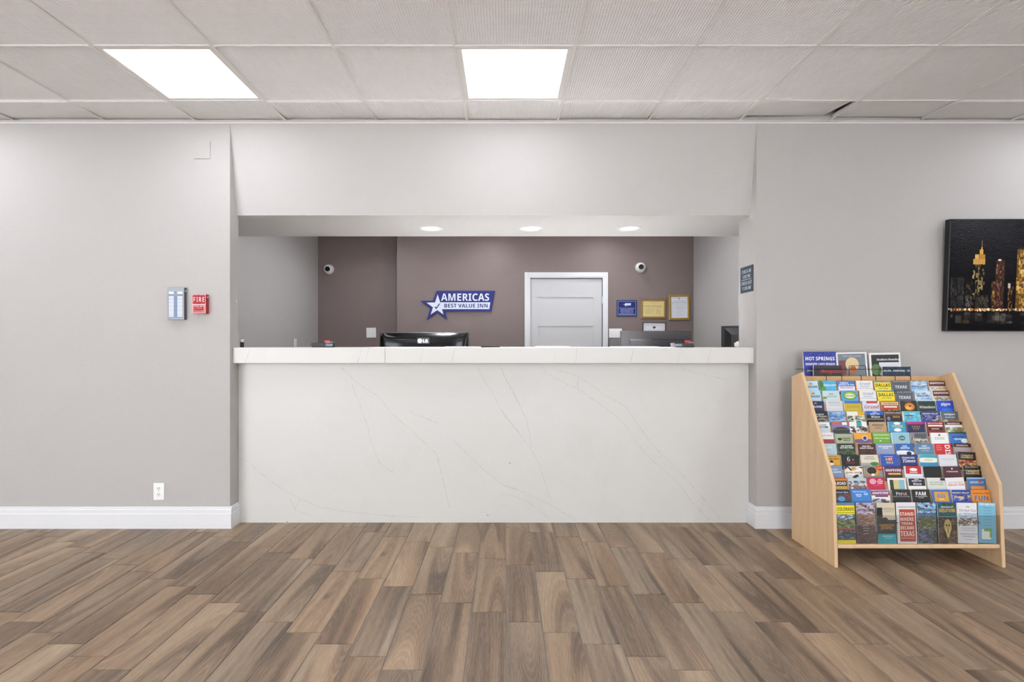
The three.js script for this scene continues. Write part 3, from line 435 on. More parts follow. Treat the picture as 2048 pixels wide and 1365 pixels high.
// ------------------------------------------------------------------ things on and behind the counter
const CT = 1.2192;
{ // monitor with maker's mark
  const w = 0.745, h = 0.44, top = 1.341, x = (847 - 1010) * 4.45 / FOCAL, t = thing('desktop_monitor', 'wide glossy black monitor seen from behind with a white round logo', 'monitor', [x, 0.77, -4.52]);
  const cy = top - h / 2 - 0.77, rr = (g, z) => g.translate(0, cy, z);
  obj('bezel', rr(metreUV(new RoundedBoxGeometry(w, h, 0.03, 3, 0.006)), 0.02), M.black, t);
  const N = 40, K = 16, P = [], I = []; for (let j = 0; j <= K; j++) for (let i = 0; i <= N; i++) { const u = i / N * 2 - 1, v = j / K * 2 - 1; const e = Math.pow(1 - Math.pow(Math.abs(u), 5), 0.6) * Math.pow(1 - Math.pow(Math.abs(v), 4), 0.55); P.push(u * (w / 2 - 0.006), cy + v * (h / 2 - 0.006), 0.034 + 0.032 * (isNaN(e) ? 0 : e)); }
  for (let j = 0; j < K; j++) for (let i = 0; i < N; i++) { const a = j * (N + 1) + i; I.push(a, a + 1, a + N + 2, a, a + N + 2, a + N + 1); }
  const g = new THREE.BufferGeometry(); g.setAttribute('position', new THREE.Float32BufferAttribute(P, 3)); g.setIndex(I); g.computeVertexNormals(); g.setAttribute('uv', new THREE.Float32BufferAttribute(new Float32Array(P.length / 3 * 2), 2)); obj('back_shell', g, M.gloss, t);
  obj('logo', art(0.100, 0.05, 576, 768, 832, 896).translate(-0.002, 0.500, 0.0668), printMat, t).userData.label = 'white round logo and letters';
  obj('neck', bx(-0.04, 0.04, 0.015, 0.2, 0.0, 0.03), M.black, t); obj('base', new THREE.CylinderGeometry(0.14, 0.15, 0.014, 36).scale(1, 1, 0.7).translate(0, 0.007, -0.01), M.black, t);
}
{ // grey monitor
  const w = 0.594, h = 0.36, top = 1.354, x = (1314 - 1010) * 4.5 / FOCAL, t = thing('desktop_monitor', 'dark grey monitor seen from behind below the certificates', 'monitor', [x, 0.77, -4.56]), cy = top - h / 2 - 0.77;
  obj('bezel', metreUV(new RoundedBoxGeometry(w, h, 0.03, 3, 0.004).translate(0, cy, 0.02)), M.charcoal, t); obj('back_housing', metreUV(new RoundedBoxGeometry(w - 0.145, h - 0.1, 0.03, 3, 0.008).translate(0.0, cy - 0.022, 0.045)), std({ color: 0x333132, roughness: 0.5 }), t);
  obj('neck', bx(-0.035, 0.035, 0.015, 0.25, -0.02, 0.03), M.charcoal, t); obj('base', local(0.24, 0.015, 0.18, 0.004).translate(0, 0.0075, -0.09), M.charcoal, t);
}
{ // side-on monitor by the reveal
  const t = thing('desktop_monitor', 'small black monitor turned side-on at the office side wall', 'monitor', [2.03, 0.77, -4.56]); t.rotation.y = -0.72; const cy = 0.476;
  obj('screen_frame', metreUV(new RoundedBoxGeometry(0.40, 0.31, 0.024, 2, 0.004).translate(0, cy, -0.03)), M.black, t);
  const hs = new THREE.CylinderGeometry(0.14, 0.24, 0.045, 4, 1).rotateY(Math.PI / 4).rotateX(Math.PI / 2).scale(1, 0.8, 1).translate(0, cy, 0.004).toNonIndexed(); hs.computeVertexNormals(); obj('back_housing', hs, std({ color: 0x1d1c1d, roughness: 0.35 }), t);
  obj('neck', bx(-0.03, 0.03, 0.012, 0.34, -0.02, 0.02), M.black, t); obj('base', new THREE.CylinderGeometry(0.10, 0.11, 0.012, 32).translate(0, 0.006, 0), M.black, t);
}
function terminal(label, px, Z, turn, s) {
  const t = thing('card_terminal', label, 'card reader', [(px - 1010) * Z / FOCAL, CT, -Z]); t.rotation.y = turn;
  obj('body', prism([[-0.04, 0], [0.036, 0], [0.038, 0.030], [-0.038, 0.030]].map(p => p), -0.075, 0.070, 0.004).applyMatrix4(new THREE.Matrix4().makeShear(0, 0, -0.25, 0, 0, 0)), M.charcoal, t);
  obj('keypad', local(0.085, 0.060, 0.004, 0.001).rotateX(-Math.PI / 2).translate(-0.035, 0.0302, 0), M.black, t); obj('screen', local(0.05, 0.055, 0.006, 0.001).rotateX(-Math.PI / 2).rotateZ(0.12).translate(0.048, 0.0305, 0), std({ color: 0x5f6a72, roughness: 0.2 }), t);
  obj('card_slot_cover', local(0.045, 0.022, 0.010, 0.003).translate(0.030, 0.040, 0.008), M.red, t); obj('side_grip', local(0.05, 0.018, 0.006, 0.002, 0.034).translate(0.05 * s, 0.016, 0), std({ color: 0x7b868d, roughness: 0.4 }), t);
}
terminal('grey card reader with red slot cover standing near the office side wall', 648, 3.87, 0, 1); terminal('dark card reader with red slot cover before the grey monitor', 1366, 3.87, 0.12, -1);
{
  const t = thing('glue_bottle', 'tiny black bottle with white cap at the counter end', 'bottle', [-1.888, CT, -3.86]); obj('body', new THREE.CylinderGeometry(0.0125, 0.0125, 0.038, 20).translate(0, 0.019, 0), M.black, t); obj('cap', new THREE.LatheGeometry([[0, 0.062], [0.005, 0.062], [0.006, 0.060], [0.0105, 0.056], [0.011, 0.038], [0, 0.038]].reverse().map(p => new THREE.Vector2(...p)), 20), M.plastic, t); obj('cap_tip', new THREE.CylinderGeometry(0.004, 0.006, 0.004, 12).translate(0, 0.063, 0), M.charcoal, t);
}
for (const [a, b, label, n] of [[892, 976, 'white paper sheets on the countertop beside the logo monitor', 4], [1072, 1138, 'white paper sheets on the countertop before the door', 7], [1224, 1312, 'white paper sheets on the countertop before the grey monitor', 5]]) {
  const Z = 3.95, t = thing('paper_stack', label, 'paper', [((a + b) / 2 - 1010) * Z / FOCAL, CT, -Z]), w = (b - a) * Z / FOCAL; for (let i = 0; i < n; i++) { const g = bx(-w / 2, w / 2, i * 0.0011, i * 0.0011 + 0.0009, -0.1, 0.1); const m = obj('sheet', g, M.plastic, t); m.rotation.y = (rnd() - 0.5) * 0.04; }
}
{
  const t = thing('ballpoint_pen', 'black pen with clip lying on the countertop', 'pen', [(982 - 1010) * 3.8 / FOCAL, CT + 0.0055, -3.80]); obj('barrel', new THREE.CylinderGeometry(0.0052, 0.0052, 0.10, 12).rotateZ(Math.PI / 2).translate(-0.02, 0, 0), M.black, t); obj('cap', new THREE.CylinderGeometry(0.0055, 0.0055, 0.04, 12).rotateZ(Math.PI / 2).translate(0.045, 0.0003, 0), M.charcoal, t); obj('clip', rbx(0.03, 0.062, 0.0055, 0.0075, -0.002, 0.002, 0.0008), M.black, t);
  const c = new THREE.IcosahedronGeometry(0.032, 3), p = c.attributes.position; for (let i = 0; i < p.count; i++) { const x = p.getX(i), y = p.getY(i), z = p.getZ(i), k = 0.75 + 0.6 * noise(x * 90 + 40, y * 90 + z * 70 + 40); p.setXYZ(i, x * k, Math.max(-0.016, y * k * 0.8), z * k); } c.computeVertexNormals(); metreUV(c);
  const u = thing('crumpled_tissue', 'crumpled white tissue on the countertop by the side-on monitor', 'tissue', [1.752, CT + 0.016, -4.02]); obj('tissue', c, M.plastic, u);
  const f = thing('filing_cabinet', 'grey filing cabinet against the taupe wall beside the door', 'cabinet', [1.45, 0, -6.25]); obj('body', rbx(-0.19, 0.19, 0, 1.305, -0.23, 0.24, 0.004), M.grey, f); for (let i = 0; i < 4; i++) { const d = obj('drawer', rbx(-0.18, 0.18, 0.04 + i * 0.315, 0.335 + i * 0.315, -0.25, -0.23, 0.004), M.grey, f); obj('handle', rbx(-0.05, 0.05, 0.20 + i * 0.315, 0.215 + i * 0.315, -0.268, -0.25, 0.003), M.steel, d); }
}
// ------------------------------------------------------------------ brochure rack
const maple = dataTexture(512, 1024, (x, y, c) => {
  const u = x / 512, v = y / 1024, w = 0.06 * noise(u * 6, v * 3, 6, 3), d = noise((u + w) * 26, v * 2, 26, 2), f = noise(u * 256, v * 18, 256, 18), fl = noise(u * 90, v * 44, 90, 44), r = Math.sin((u * 9 + 1.3 * noise(u * 3, v * 4, 3, 4)) * 6.28);
  const t = 0.5 + 0.22 * (d - 0.5) + 0.10 * (f - 0.5) + 0.06 * (fl - 0.5) + 0.05 * r, sp = fl > 0.93 ? -10 : 0; c[0] = lerp(207, 236, t) + sp; c[1] = lerp(170, 207, t) + sp; c[2] = lerp(126, 170, t) + sp;
}, true); maple.repeat.set(1.6, 0.8);
const mapleMat = std({ map: maple, roughness: 0.5 }), edgeMat = std({ map: maple, color: 0xf0e2cc, roughness: 0.55 });
const RX0 = 1.832, RX1 = 2.783, TH = 0.02, LEAN = 10 * Math.PI / 180;
const tierTop = i => ({ h: 1.012 - i * 0.0599, Z: 3.37 - i * 0.031 });       // top edge of the leaflets in tier i, counted from the top
const rack = thing('brochure_rack', 'maple plywood brochure rack with sloping sides full of leaflets', 'rack');
{
  const side = [[3.436, 0], [2.986, 0], [3.008, 0.46], [3.328, 1.068], [3.436, 1.035]];
  obj('side_panel', prism(side, RX0, RX0 + TH, 0.0025), mapleMat, rack); obj('side_panel', prism(side, RX1 - TH, RX1, 0.0025), mapleMat, rack);
  const xi = RX0 + TH + 0.0004, xj = RX1 - TH - 0.0004;
  obj('back_panel', rbx(xi, xj, 0.10, 1.039, 3.404, 3.418, 0.002), edgeMat, rack);
  obj('bottom_shelf', rbx(xi, xj, 0.100, 0.125, 2.996, 3.403, 0.008, 3), mapleMat, rack);
  for (let i = 0; i < 11; i++) {                                             // leaning divider and ledge of each tier
    const { h, Z } = tierTop(i), L = 0.2285, by = h - L * Math.cos(LEAN), bZ = Z - L * Math.sin(LEAN);
    const d = new THREE.BoxGeometry(xj - xi, L - 0.02, 0.002).translate((xi + xj) / 2, (L - 0.02) / 2, -0.0148); d.rotateX(-LEAN).translate(0, by, -bZ); obj('tier_divider', metreUV(d), mapleMat, rack);
    const lg = new THREE.BoxGeometry(xj - xi, 0.004, 0.0150).translate((xi + xj) / 2, -0.0030, -0.0065); lg.rotateX(-LEAN).translate(0, by, -bZ); obj('tier_ledge', metreUV(lg), mapleMat, rack);
  }
  obj('clear_front', rbx(xi, xj, 0.1274, 0.284, 2.9985, 3.0015, 0.001, 1), M.acrylic, rack).userData.label = 'clear acrylic lip';
  for (let j = 1; j < 8; j++) obj('divider_peg', new THREE.CylinderGeometry(0.0025, 0.0025, 0.006, 8).rotateX(Math.PI / 2).translate(RX0 + TH + 0.1139 * j, 0.243, -3.0055), M.black, rack);
}
// leaflet artwork: [look, ground, [draw...]]; text: [words, y, size, colour, style]; band: {b: [y0, y1, colour]}; ph: photo patches [y0, y1, colours]
const T = (s, y, z, c, f = 'b', x = 0.5) => ({ t: s, y, z, c, f, x }), B = (y0, y1, c, x0 = 0, x1 = 1) => ({ b: [y0, y1, c, x0, x1] }), Ph = (y0, y1, ...c) => ({ p: [y0, y1, c] }), O = (x, y, r, c, ry) => ({ o: [x, y, r, c, ry ?? r] });
const dal = ['yellow city guide', '#f1dd1e', [B(0, 0.16, '#3f9fc4'), T('Official', 0.1, 0.2, '#d8352c', 's'), T('DALLAS', 0.48, 0.5, '#15130f', 'c'), T('City Guide', 0.84, 0.2, '#2a7a3a', 's')]], tex = ['slate grey city', '#55606e', [B(0, 0.22, '#4a3f45'), T('HISTORIC DOWNTOWN', 0.12, 0.15, '#d8d2cc'), T('TEXAS', 0.72, 0.46, '#e9e9e6')]];
const wat = ['pale blue watercolour', '#b9d3e8', [Ph(0, 1, '#8fb8dc', '#dbe8f2', '#6c9ed0', '#c9dcea'), T('THE', 0.38, 0.2, '#2c3548'), T('WOODLANDS', 0.6, 0.24, '#2c3548')]], gra = ['maroon topped', '#d9d6d2', [B(0, 0.6, '#58202c'), T('GRAPEVINE', 0.26, 0.3, '#efe6e0', 'c'), Ph(0.62, 1.1, '#c8a050', '#a9c0d4', '#8d7a48', '#e0d8c8')]], bre = ['sky blue star', '#b9deec', [O(0.55, 0.34, 0.11, '#e08a2c'), T('BRENHAM', 0.68, 0.34, '#1d3c6a', 'c')]], gp = ['white script lettered', '#e6e6e4', [T('Grand', 0.35, 0.36, '#8098b8', 's'), T('PRAIRIE', 0.68, 0.26, '#7d93b4', 'r'), B(0.88, 0.91, '#8098b8')]];
const braz = ['royal blue valley', '#2a49b8', [B(0.12, 0.42, '#10162e'), T('BRAZOS VALLEY', 0.28, 0.24, '#f2f2f2'), Ph(0.5, 1.1, '#1a1e2c', '#c8b8a0', '#3f5cc0', '#7c5a40')]];
const TIERS = [
  [bre, ['palm green and blue', '#55b2de', [Ph(0, 1.2, '#5fb8e2', '#49a6d8'), O(0.08, 0.5, 0.16, '#3f7a2c', 0.5), O(0.24, 0.9, 0.16, '#5d9a34', 0.24), T('Galveston', 0.5, 0.28, '#f4f4f0', 's', 0.6)]], ['blue and white banner', '#3a78c8', [T('Explore', 0.2, 0.24, '#fff', 's', 0.35), T('getting it for less', 0.42, 0.2, '#fff'), B(0.6, 1.2, '#efe9ee'), T('DISCOUNTS', 0.78, 0.26, '#b04a86')]], gp, dal, tex, wat, gra],
  [bre, ['pale grey coastal', '#c9dbdc', [O(0.1, 0.8, 0.14, '#6a9a4a'), T('Port', 0.36, 0.24, '#4a6468'), T('ARANSAS', 0.64, 0.24, '#4a6468', 'r')]], ['green oval on blue', '#5aa8d4', [O(0.5, 0.55, 0.4, '#1f5a3a', 0.46), O(0.5, 0.55, 0.37, '#8fbe3c', 0.42), O(0.5, 0.6, 0.3, '#dfe8c0', 0.26), T('WELCOME', 0.6, 0.2, '#3a6a2a')]], gp, dal, tex, wat, gra],
  [['navy starred', '#1c2a54', [O(0.5, 0.24, 0.09, '#d8763a'), T('ABILENE', 0.62, 0.3, '#f4f4f4', 'c')]], ['light grey plain', '#d4d5d6', [T('ROCKWALL', 0.2, 0.22, '#7c8086', 'r'), B(0.44, 0.54, '#bfc2c4', 0.2, 0.8), B(0.66, 0.72, '#e6e7e8', 0.1, 0.9)]], ['mustard and blue', '#c9b02c', [B(0, 0.26, '#4a6cb4'), T('BASTROP', 0.62, 0.3, '#8d7418', 'r')]], ['white with red script', '#cfdae6', [B(0, 0.24, '#c8322c', 0.24, 0.9), T('Grand', 0.64, 0.5, '#b82e34', 's')]], ['red wildlife park', '#c2321e', [B(0.1, 0.44, '#ead9a4'), T('ZOOMANIA', 0.28, 0.3, '#3a2a16', 'c'), B(0.56, 0.72, '#f2ede4', 0.12, 0.9), Ph(0.92, 1.3, '#3a5a2a', '#a08a5a')]], ['orange lion photo', '#1f2a1c', [T('SAFARI', 0.1, 0.2, '#c8482c'), O(0.55, 0.66, 0.3, '#d8822c', 0.42), O(0.5, 0.76, 0.18, '#f0b83c', 0.22), O(0.58, 0.6, 0.09, '#7a3c14')]], ['dark green town', '#1d3a2e', [T('Winnsboro', 0.66, 0.38, '#f0e8e4', 's')]], ['bright blue', '#1f4fc4', [T('plano', 0.36, 0.38, '#f6f8fc', 'b', 0.55), O(0.6, 1.0, 0.35, '#2f74dc', 0.16), T('TEXAS', 0.58, 0.14, '#dfe8fa')]]],
  [['black depot', '#141618', [T('THE DEPOT', 0.38, 0.22, '#e8e8e6'), T('Railway Museum', 0.56, 0.2, '#e8e8e6'), Ph(0.66, 1.2, '#6a6258', '#9a8a74', '#3c3a36')]], ['dusty blue photo', '#6f9ac8', [Ph(0.1, 1.2, '#5a82b4', '#8fb4dc', '#46689a', '#a8c4e0')]], ['yellow and white airfield', '#e8e6de', [B(0, 0.42, '#d8ac24', 0.62, 1), Ph(0.45, 1.2, '#9aa08a', '#c8c4b0', '#5c6a4a', '#3c4038')]], ['blue over black', '#121214', [B(0, 0.42, '#2a5cb8'), T('TEXAS', 0.14, 0.16, '#fff'), T('MUSIC CITY', 0.32, 0.18, '#fff'), T('Waco', 0.62, 0.34, '#f0f0f0', 's'), B(0.86, 0.9, '#e8e8e8')]], ['black and orange', '#2a2228', [T('NEWCASTLE HOUSE', 0.18, 0.2, '#e8e4dc'), B(0.38, 0.41, '#c88a3c'), T('BREW', 0.62, 0.28, '#d89a3a', 'b', 0.66), O(0.2, 0.8, 0.1, '#8a7a9c', 0.22)]], ['aqua water', '#4fb4cc', [Ph(0.1, 1.2, '#62c2d8', '#42a4c0', '#7fd0e0'), O(0.3, 0.48, 0.28, '#9c2c3c', 0.07), T('Surf', 0.3, 0.24, '#e8f4f6', 's')]], braz, ['slate blue lake', '#56697a', [T('rockport', 0.34, 0.28, '#f0f2f2'), T('FULTON AREA', 0.66, 0.16, '#e4e8e8'), Ph(0.86, 1.2, '#c8c4a8', '#8a5a48', '#6a7a4a')]]],
  [['white city', '#c4d8dc', [B(0.08, 0.7, '#e6eaea', 0.15, 1), T('DISCOVER', 0.36, 0.24, '#5c6c78'), B(0.5, 0.64, '#2c3034', 0.3, 0.9), T('SAN ANGELO', 0.57, 0.14, '#f2f2f2')]], ['orange and purple road', '#7a78b0', [B(0.04, 0.28, '#d85c2c'), B(0.04, 0.34, '#f2efe8', 0.58, 0.86), O(0.5, 1.0, 0.5, '#3a3634', 0.45), B(0.8, 0.83, '#8d8a80')]], ['white with teal square', '#eef0f0', [B(0, 0.5, '#35a0a4', 0.4, 0.7), Ph(0.5, 1.2, '#5a4028', '#e8e6e4', '#2c2420')]], ['kraft brown', '#b89a78', [T('MERIDIAN', 0.34, 0.24, '#2c241c'), B(0.56, 0.6, '#5c4a38', 0.35, 0.75), T('BREWING', 0.72, 0.16, '#3c3024', 'r')]], ['teal blue flower', '#3f9cc4', [O(0.5, 0.2, 0.2, '#f0f2ee', 0.16), T('TYLER', 0.52, 0.36, '#e0d060', 'c'), O(0.5, 0.9, 0.22, '#f0f2f0', 0.18)]], ['navy and magenta', '#1c2454', [B(0, 0.26, '#c41f7c'), O(0.5, 0.66, 0.24, '#3a3450', 0.32), T('* * * *', 0.55, 0.3, '#c8a85a'), T('* * *', 0.75, 0.3, '#c8a85a')]], ['red ticket', '#8a2424', [B(0.12, 0.2, '#f0e8d8', 0.1, 0.94), T('HOMETOWN', 0.2, 0.16, '#8a2424'), B(0.32, 0.5, '#efe6d6', 0.1, 0.94), B(0.64, 0.9, '#22201f', 0.1, 0.94), T('MUSEUM', 0.76, 0.18, '#efe6d6')]], ['maroon banded courthouse', '#dfe4ea', [B(0, 0.34, '#5a2a24'), T('WAXAHACHIE', 0.2, 0.2, '#f0e4dc'), Ph(0.6, 1.2, '#6a8048', '#b0a484', '#8a6a50')]]],
  [['white and red', '#ebe6e8', [T('BARBARA SMITH', 0.32, 0.18, '#a05a58', 'r'), B(0.72, 1.2, '#9c3a3c')]], ['sage green', '#a9b090', [B(0, 0.12, '#2c4a5c'), O(0.26, 0.68, 0.13, '#26241f'), T('MINERAL', 0.6, 0.2, '#26241f', 'b', 0.66), T('WELLS', 0.8, 0.24, '#26241f', 'b', 0.66)]], ['orange sunset', '#eaa42c', [O(0.5, 0.9, 0.8, '#6a5a8c', 0.22), O(0.6, 0.58, 0.15, '#f2f2f0', 0.26), O(0.6, 0.58, 0.11, '#1d3a6c', 0.2)]], ['lime green', '#72ac3c', [T('INDEPENDENCE', 0.26, 0.24, '#eef4e0', 'r'), T('Where Texas Began', 0.6, 0.16, '#eef4e0', 's'), O(0.4, 0.9, 0.05, '#f4f8ec')]], ['pale blue round badge', '#93c4d8', [O(0.55, 0.6, 0.18, '#3a6a64', 0.26), T('JEFFERSON', 0.92, 0.2, '#c8b878'), T('Fish', 0.6, 0.22, '#e6f0ea', 's', 0.55)]], ['grey photo script', '#8a7e8c', [B(0.12, 0.62, '#4a5e58', 0.2, 0.9), Ph(0.6, 1.2, '#5a5048', '#a8988c', '#3a3230'), T('Longview', 0.78, 0.34, '#f6f4f2', 's')]], ['white framed', '#eff0ee', [O(0.5, 0.26, 0.06, '#4a6aa4', 0.12), T('ENNIS', 0.62, 0.34, '#7a9a3c', 'r')]], ['bright sky blue', '#2f72bc', [B(0, 0.12, '#1b2c40'), T('HISTORIC', 0.5, 0.26, '#15212e'), T('SQUARE', 0.72, 0.22, '#f2f4f6'), O(0.85, 0.9, 0.2, '#e6ecf2', 0.24)]]],
  [['pale sky', '#b4ccd6', [T('Marble', 0.4, 0.28, '#e8eef0', 'r'), T('FALLS', 0.62, 0.16, '#6a8490', 'r')]], ['dark green woods', '#22301f', [T('BUCKHORN', 0.26, 0.22, '#f2f2ee'), T('NATURE PARK', 0.46, 0.22, '#f2f2ee'), Ph(0.6, 1.2, '#3a5a30', '#56683a', '#1c2418')]], ['dark maroon house', '#3c1c1c', [T('SAM BELL', 0.26, 0.2, '#f4f0ec'), T('MAXEY HOUSE', 0.46, 0.2, '#f4f0ec'), Ph(0.7, 1.2, '#542824', '#2a1412')]], ['lavender blue', '#8c9cc0', [T('SAM RAYBURN', 0.32, 0.2, '#f2f2f4'), T('HOUSE', 0.5, 0.18, '#f2f2f4')]], ['blue with white cloud', '#2c62ac', [T('FORT', 0.26, 0.22, '#f6f6f6'), T('GRIFFIN', 0.46, 0.24, '#f6f6f6'), O(0.4, 1.0, 0.6, '#e6ecf2', 0.3), O(0.7, 1.02, 0.14, '#2c2c30', 0.2)]], ['slate blue fort', '#5c84a4', [T('FORT', 0.26, 0.22, '#f2f2f2'), T('McKAVETT', 0.48, 0.24, '#f2f2f2'), B(0.72, 0.75, '#e6e6e6', 0.3, 0.75)]], ['bright red sideways titled', '#c8242c', [{ v: 'DIST', c: '#f6eeea' }, B(0.2, 0.24, '#efc8c4', 0.12, 0.4), B(0.42, 0.46, '#efc8c4', 0.1, 0.44), B(0.62, 0.66, '#efc8c4', 0.12, 0.42)]], ['maroon strip', '#4a2620', [T('WASHINGTON', 0.22, 0.18, '#e8dcd4'), B(0.4, 1.2, '#a89aa0')]]],
  [['amber yellow', '#d8a01e', [T('LET US MEET YOU', 0.18, 0.15, '#2a2014'), T('ALABAMA BIRDS', 0.42, 0.2, '#18140e'), O(0.52, 0.72, 0.09, '#20201e', 0.18), O(0.5, 0.95, 0.13, '#efeeea', 0.14)]], ['black anniversary', '#0e0d0e', [T('6', 0.45, 0.6, '#f0f0f0', 'r', 0.4), T('th', 0.5, 0.2, '#d8d8d8', 'r', 0.66), T('FLOOR', 0.82, 0.28, '#a01c1c')]], ['cream vineyard', '#dcd4c2', [T('LONDON', 0.24, 0.22, '#3c362c', 'r'), T('VINEYARDS', 0.44, 0.2, '#3c362c', 'r'), O(0.75, 0.95, 0.25, '#4a7c34', 0.2), B(0.85, 1.2, '#a8a8a0', 0, 0.5)]], ['cobalt blue arts', '#2454b4', [B(0.2, 0.24, '#e8e8e8', 0.2, 0.7), B(0.3, 0.66, '#c8482c', 0.42, 0.68), T('A', 0.5, 0.4, '#e0c04c', 'b', 0.34), T('RT', 0.5, 0.36, '#f0d8cc', 'b', 0.55), T('WALK', 0.85, 0.26, '#dcd46c')]], ['navy frontier', '#1c2c6c', [T('FRONTIER', 0.32, 0.24, '#e8eaf2', 'c'), T('Times', 0.64, 0.44, '#f0f0f4', 's')]], ['aqua wave', '#7cc4d0', [O(0.5, 0.6, 0.6, '#e8ecdc', 0.28), O(0.6, 0.2, 0.6, '#3aa8b4', 0.16), T('Island', 0.56, 0.26, '#b8b060', 's'), B(0.84, 1.2, '#3a8cc4')]], ['plain white', '#dbdee4', [T('Rural Communities', 0.46, 0.15, '#8a8e94', 'r'), B(0.6, 0.62, '#b4b8be', 0.25, 0.8)]], ['dark dining photo', '#1d1714', [O(0.5, 0.42, 0.36, '#120e0c', 0.3), T('Campbell', 0.34, 0.26, '#e6cc8c', 's'), T('FAVORITES', 0.54, 0.22, '#e6cc8c', 'c'), Ph(0.8, 1.6, '#c8944c', '#8a4a24', '#b8322c', '#e0b87c')]]],
  [['blue grey lake', '#7c94b4', [T('TEXAS', 0.36, 0.24, '#e4ecf2', 's'), T('SKY LIGHTS', 0.64, 0.24, '#e8f0f4', 'c')]], ['zebra striped ranch', '#cfcac4', [{ zeb: ['#1c1a18', '#efece8'] }, O(0.5, 0.26, 0.14, '#d89a2c', 0.18), B(0.46, 0.86, '#f2efe8', 0.16, 0.84), T('FUNNY RANCH', 0.66, 0.28, '#6c3c1c', 'c')]], ['black, orange, red-badged', '#8a8884', [O(0.45, 0.6, 0.36, '#d8902c', 0.4), O(0.4, 0.5, 0.26, '#1a1816', 0.36), O(0.88, 0.2, 0.22, '#c8201c', 0.28), T('$2 OFF', 0.2, 0.22, '#f6d83c', 'b', 0.86), O(0.45, 0.9, 0.1, '#f0e8e4', 0.12)]], ['deep purple', '#5a1f4a', [T('GRAPEVINE', 0.4, 0.34, '#f2eaf0', 'c'), B(0.68, 0.86, '#e8b43c', 0.2, 0.9), B(0.86, 1.2, '#3c2c1c')]], ['white with red shield', '#dfe6ee', [B(0, 0.8, '#c01c20', 0.06, 0.94), O(0.5, 0.36, 0.22, '#f6f2f0', 0.16), T('GALAXY', 0.64, 0.22, '#f6eeea')]], ['solid black', '#0a0a0b', []], ['maroon crest', '#4c1c26', [O(0.5, 0.24, 0.05, '#e8d8dc', 0.1), T('STONEHAVEN', 0.54, 0.18, '#f0e4e4')]], ['black dining', '#151110', [T('DINING EXPERIENCE', 0.12, 0.14, '#c8c0b4'), B(0.44, 0.47, '#d8c8a4'), T('Campbell', 0.52, 0.28, '#ecd69c', 's'), T('FAVORITES', 0.76, 0.24, '#ecd69c', 'c')]]],
  [['orange and black railway', '#1a1714', [B(0, 0.16, '#b8622c'), B(0.16, 0.32, '#d88c2c'), T('RAILROAD', 0.58, 0.42, '#f4f2ec', 'c'), B(0.84, 1.2, '#caa24c')]], ['pale beach photo', '#b4c8cc', [Ph(0.3, 1.2, '#d8dcd8', '#8a6a5c', '#3c5a78', '#e8dcd0', '#b04c40'), B(0.3, 0.5, '#24507c', 0.3, 0.45)]], ['crimson room game', '#c01f48', [O(0.35, 0.38, 0.17, '#f4e4e8', 0.27), O(0.35, 0.38, 0.13, '#c01f48', 0.21), O(0.35, 0.38, 0.09, '#f4e4e8', 0.15), O(0.35, 0.38, 0.04, '#c01f48', 0.07), T('THE', 0.24, 0.18, '#f8eef0', 'b', 0.74), T('ESCAPE', 0.42, 0.18, '#f8eef0', 'b', 0.74), T('GAME', 0.6, 0.18, '#f8eef0', 'b', 0.74), B(0.78, 0.8, '#e8b8c4', 0.4, 0.8)]], ['white framed map', '#ece9e2', [B(0.2, 1.2, '#3c3428', 0.1, 0.3), B(0.2, 1.2, '#c8c48c', 0.3, 0.62), B(0.2, 1.2, '#8cb8c8', 0.62, 0.92)]], ['navy boxed', '#ebebe6', [B(0.1, 0.84, '#161a30', 0.04, 0.96), T('TEXAS', 0.2, 0.16, '#fff'), T('MUSIC CITY', 0.36, 0.18, '#fff'), T('Waco', 0.64, 0.32, '#f4f4f4', 's')]], ['light grey letter', '#d6d8d2', [B(0.04, 0.3, '#17181a', 0.74, 1), T('The Lone Star', 0.46, 0.2, '#8a8e88', 's'), T('Nature Guide', 0.68, 0.2, '#8a9a5c', 's')]], ['white tour', '#e9e8ea', [T('SAN ANTONIO', 0.5, 0.2, '#b08c5c', 'r'), T('TROLLEY TOUR', 0.74, 0.24, '#b04c34')]], ['denim blue', '#3a6ca4', [B(0, 0.14, '#9cb8dc'), T('AMARILLO', 0.48, 0.26, '#f2f4f6', 'r'), O(0.66, 0.4, 0.07, '#b8382c', 0.14), B(0.86, 1.2, '#d88a34', 0.15, 0.9)]]],
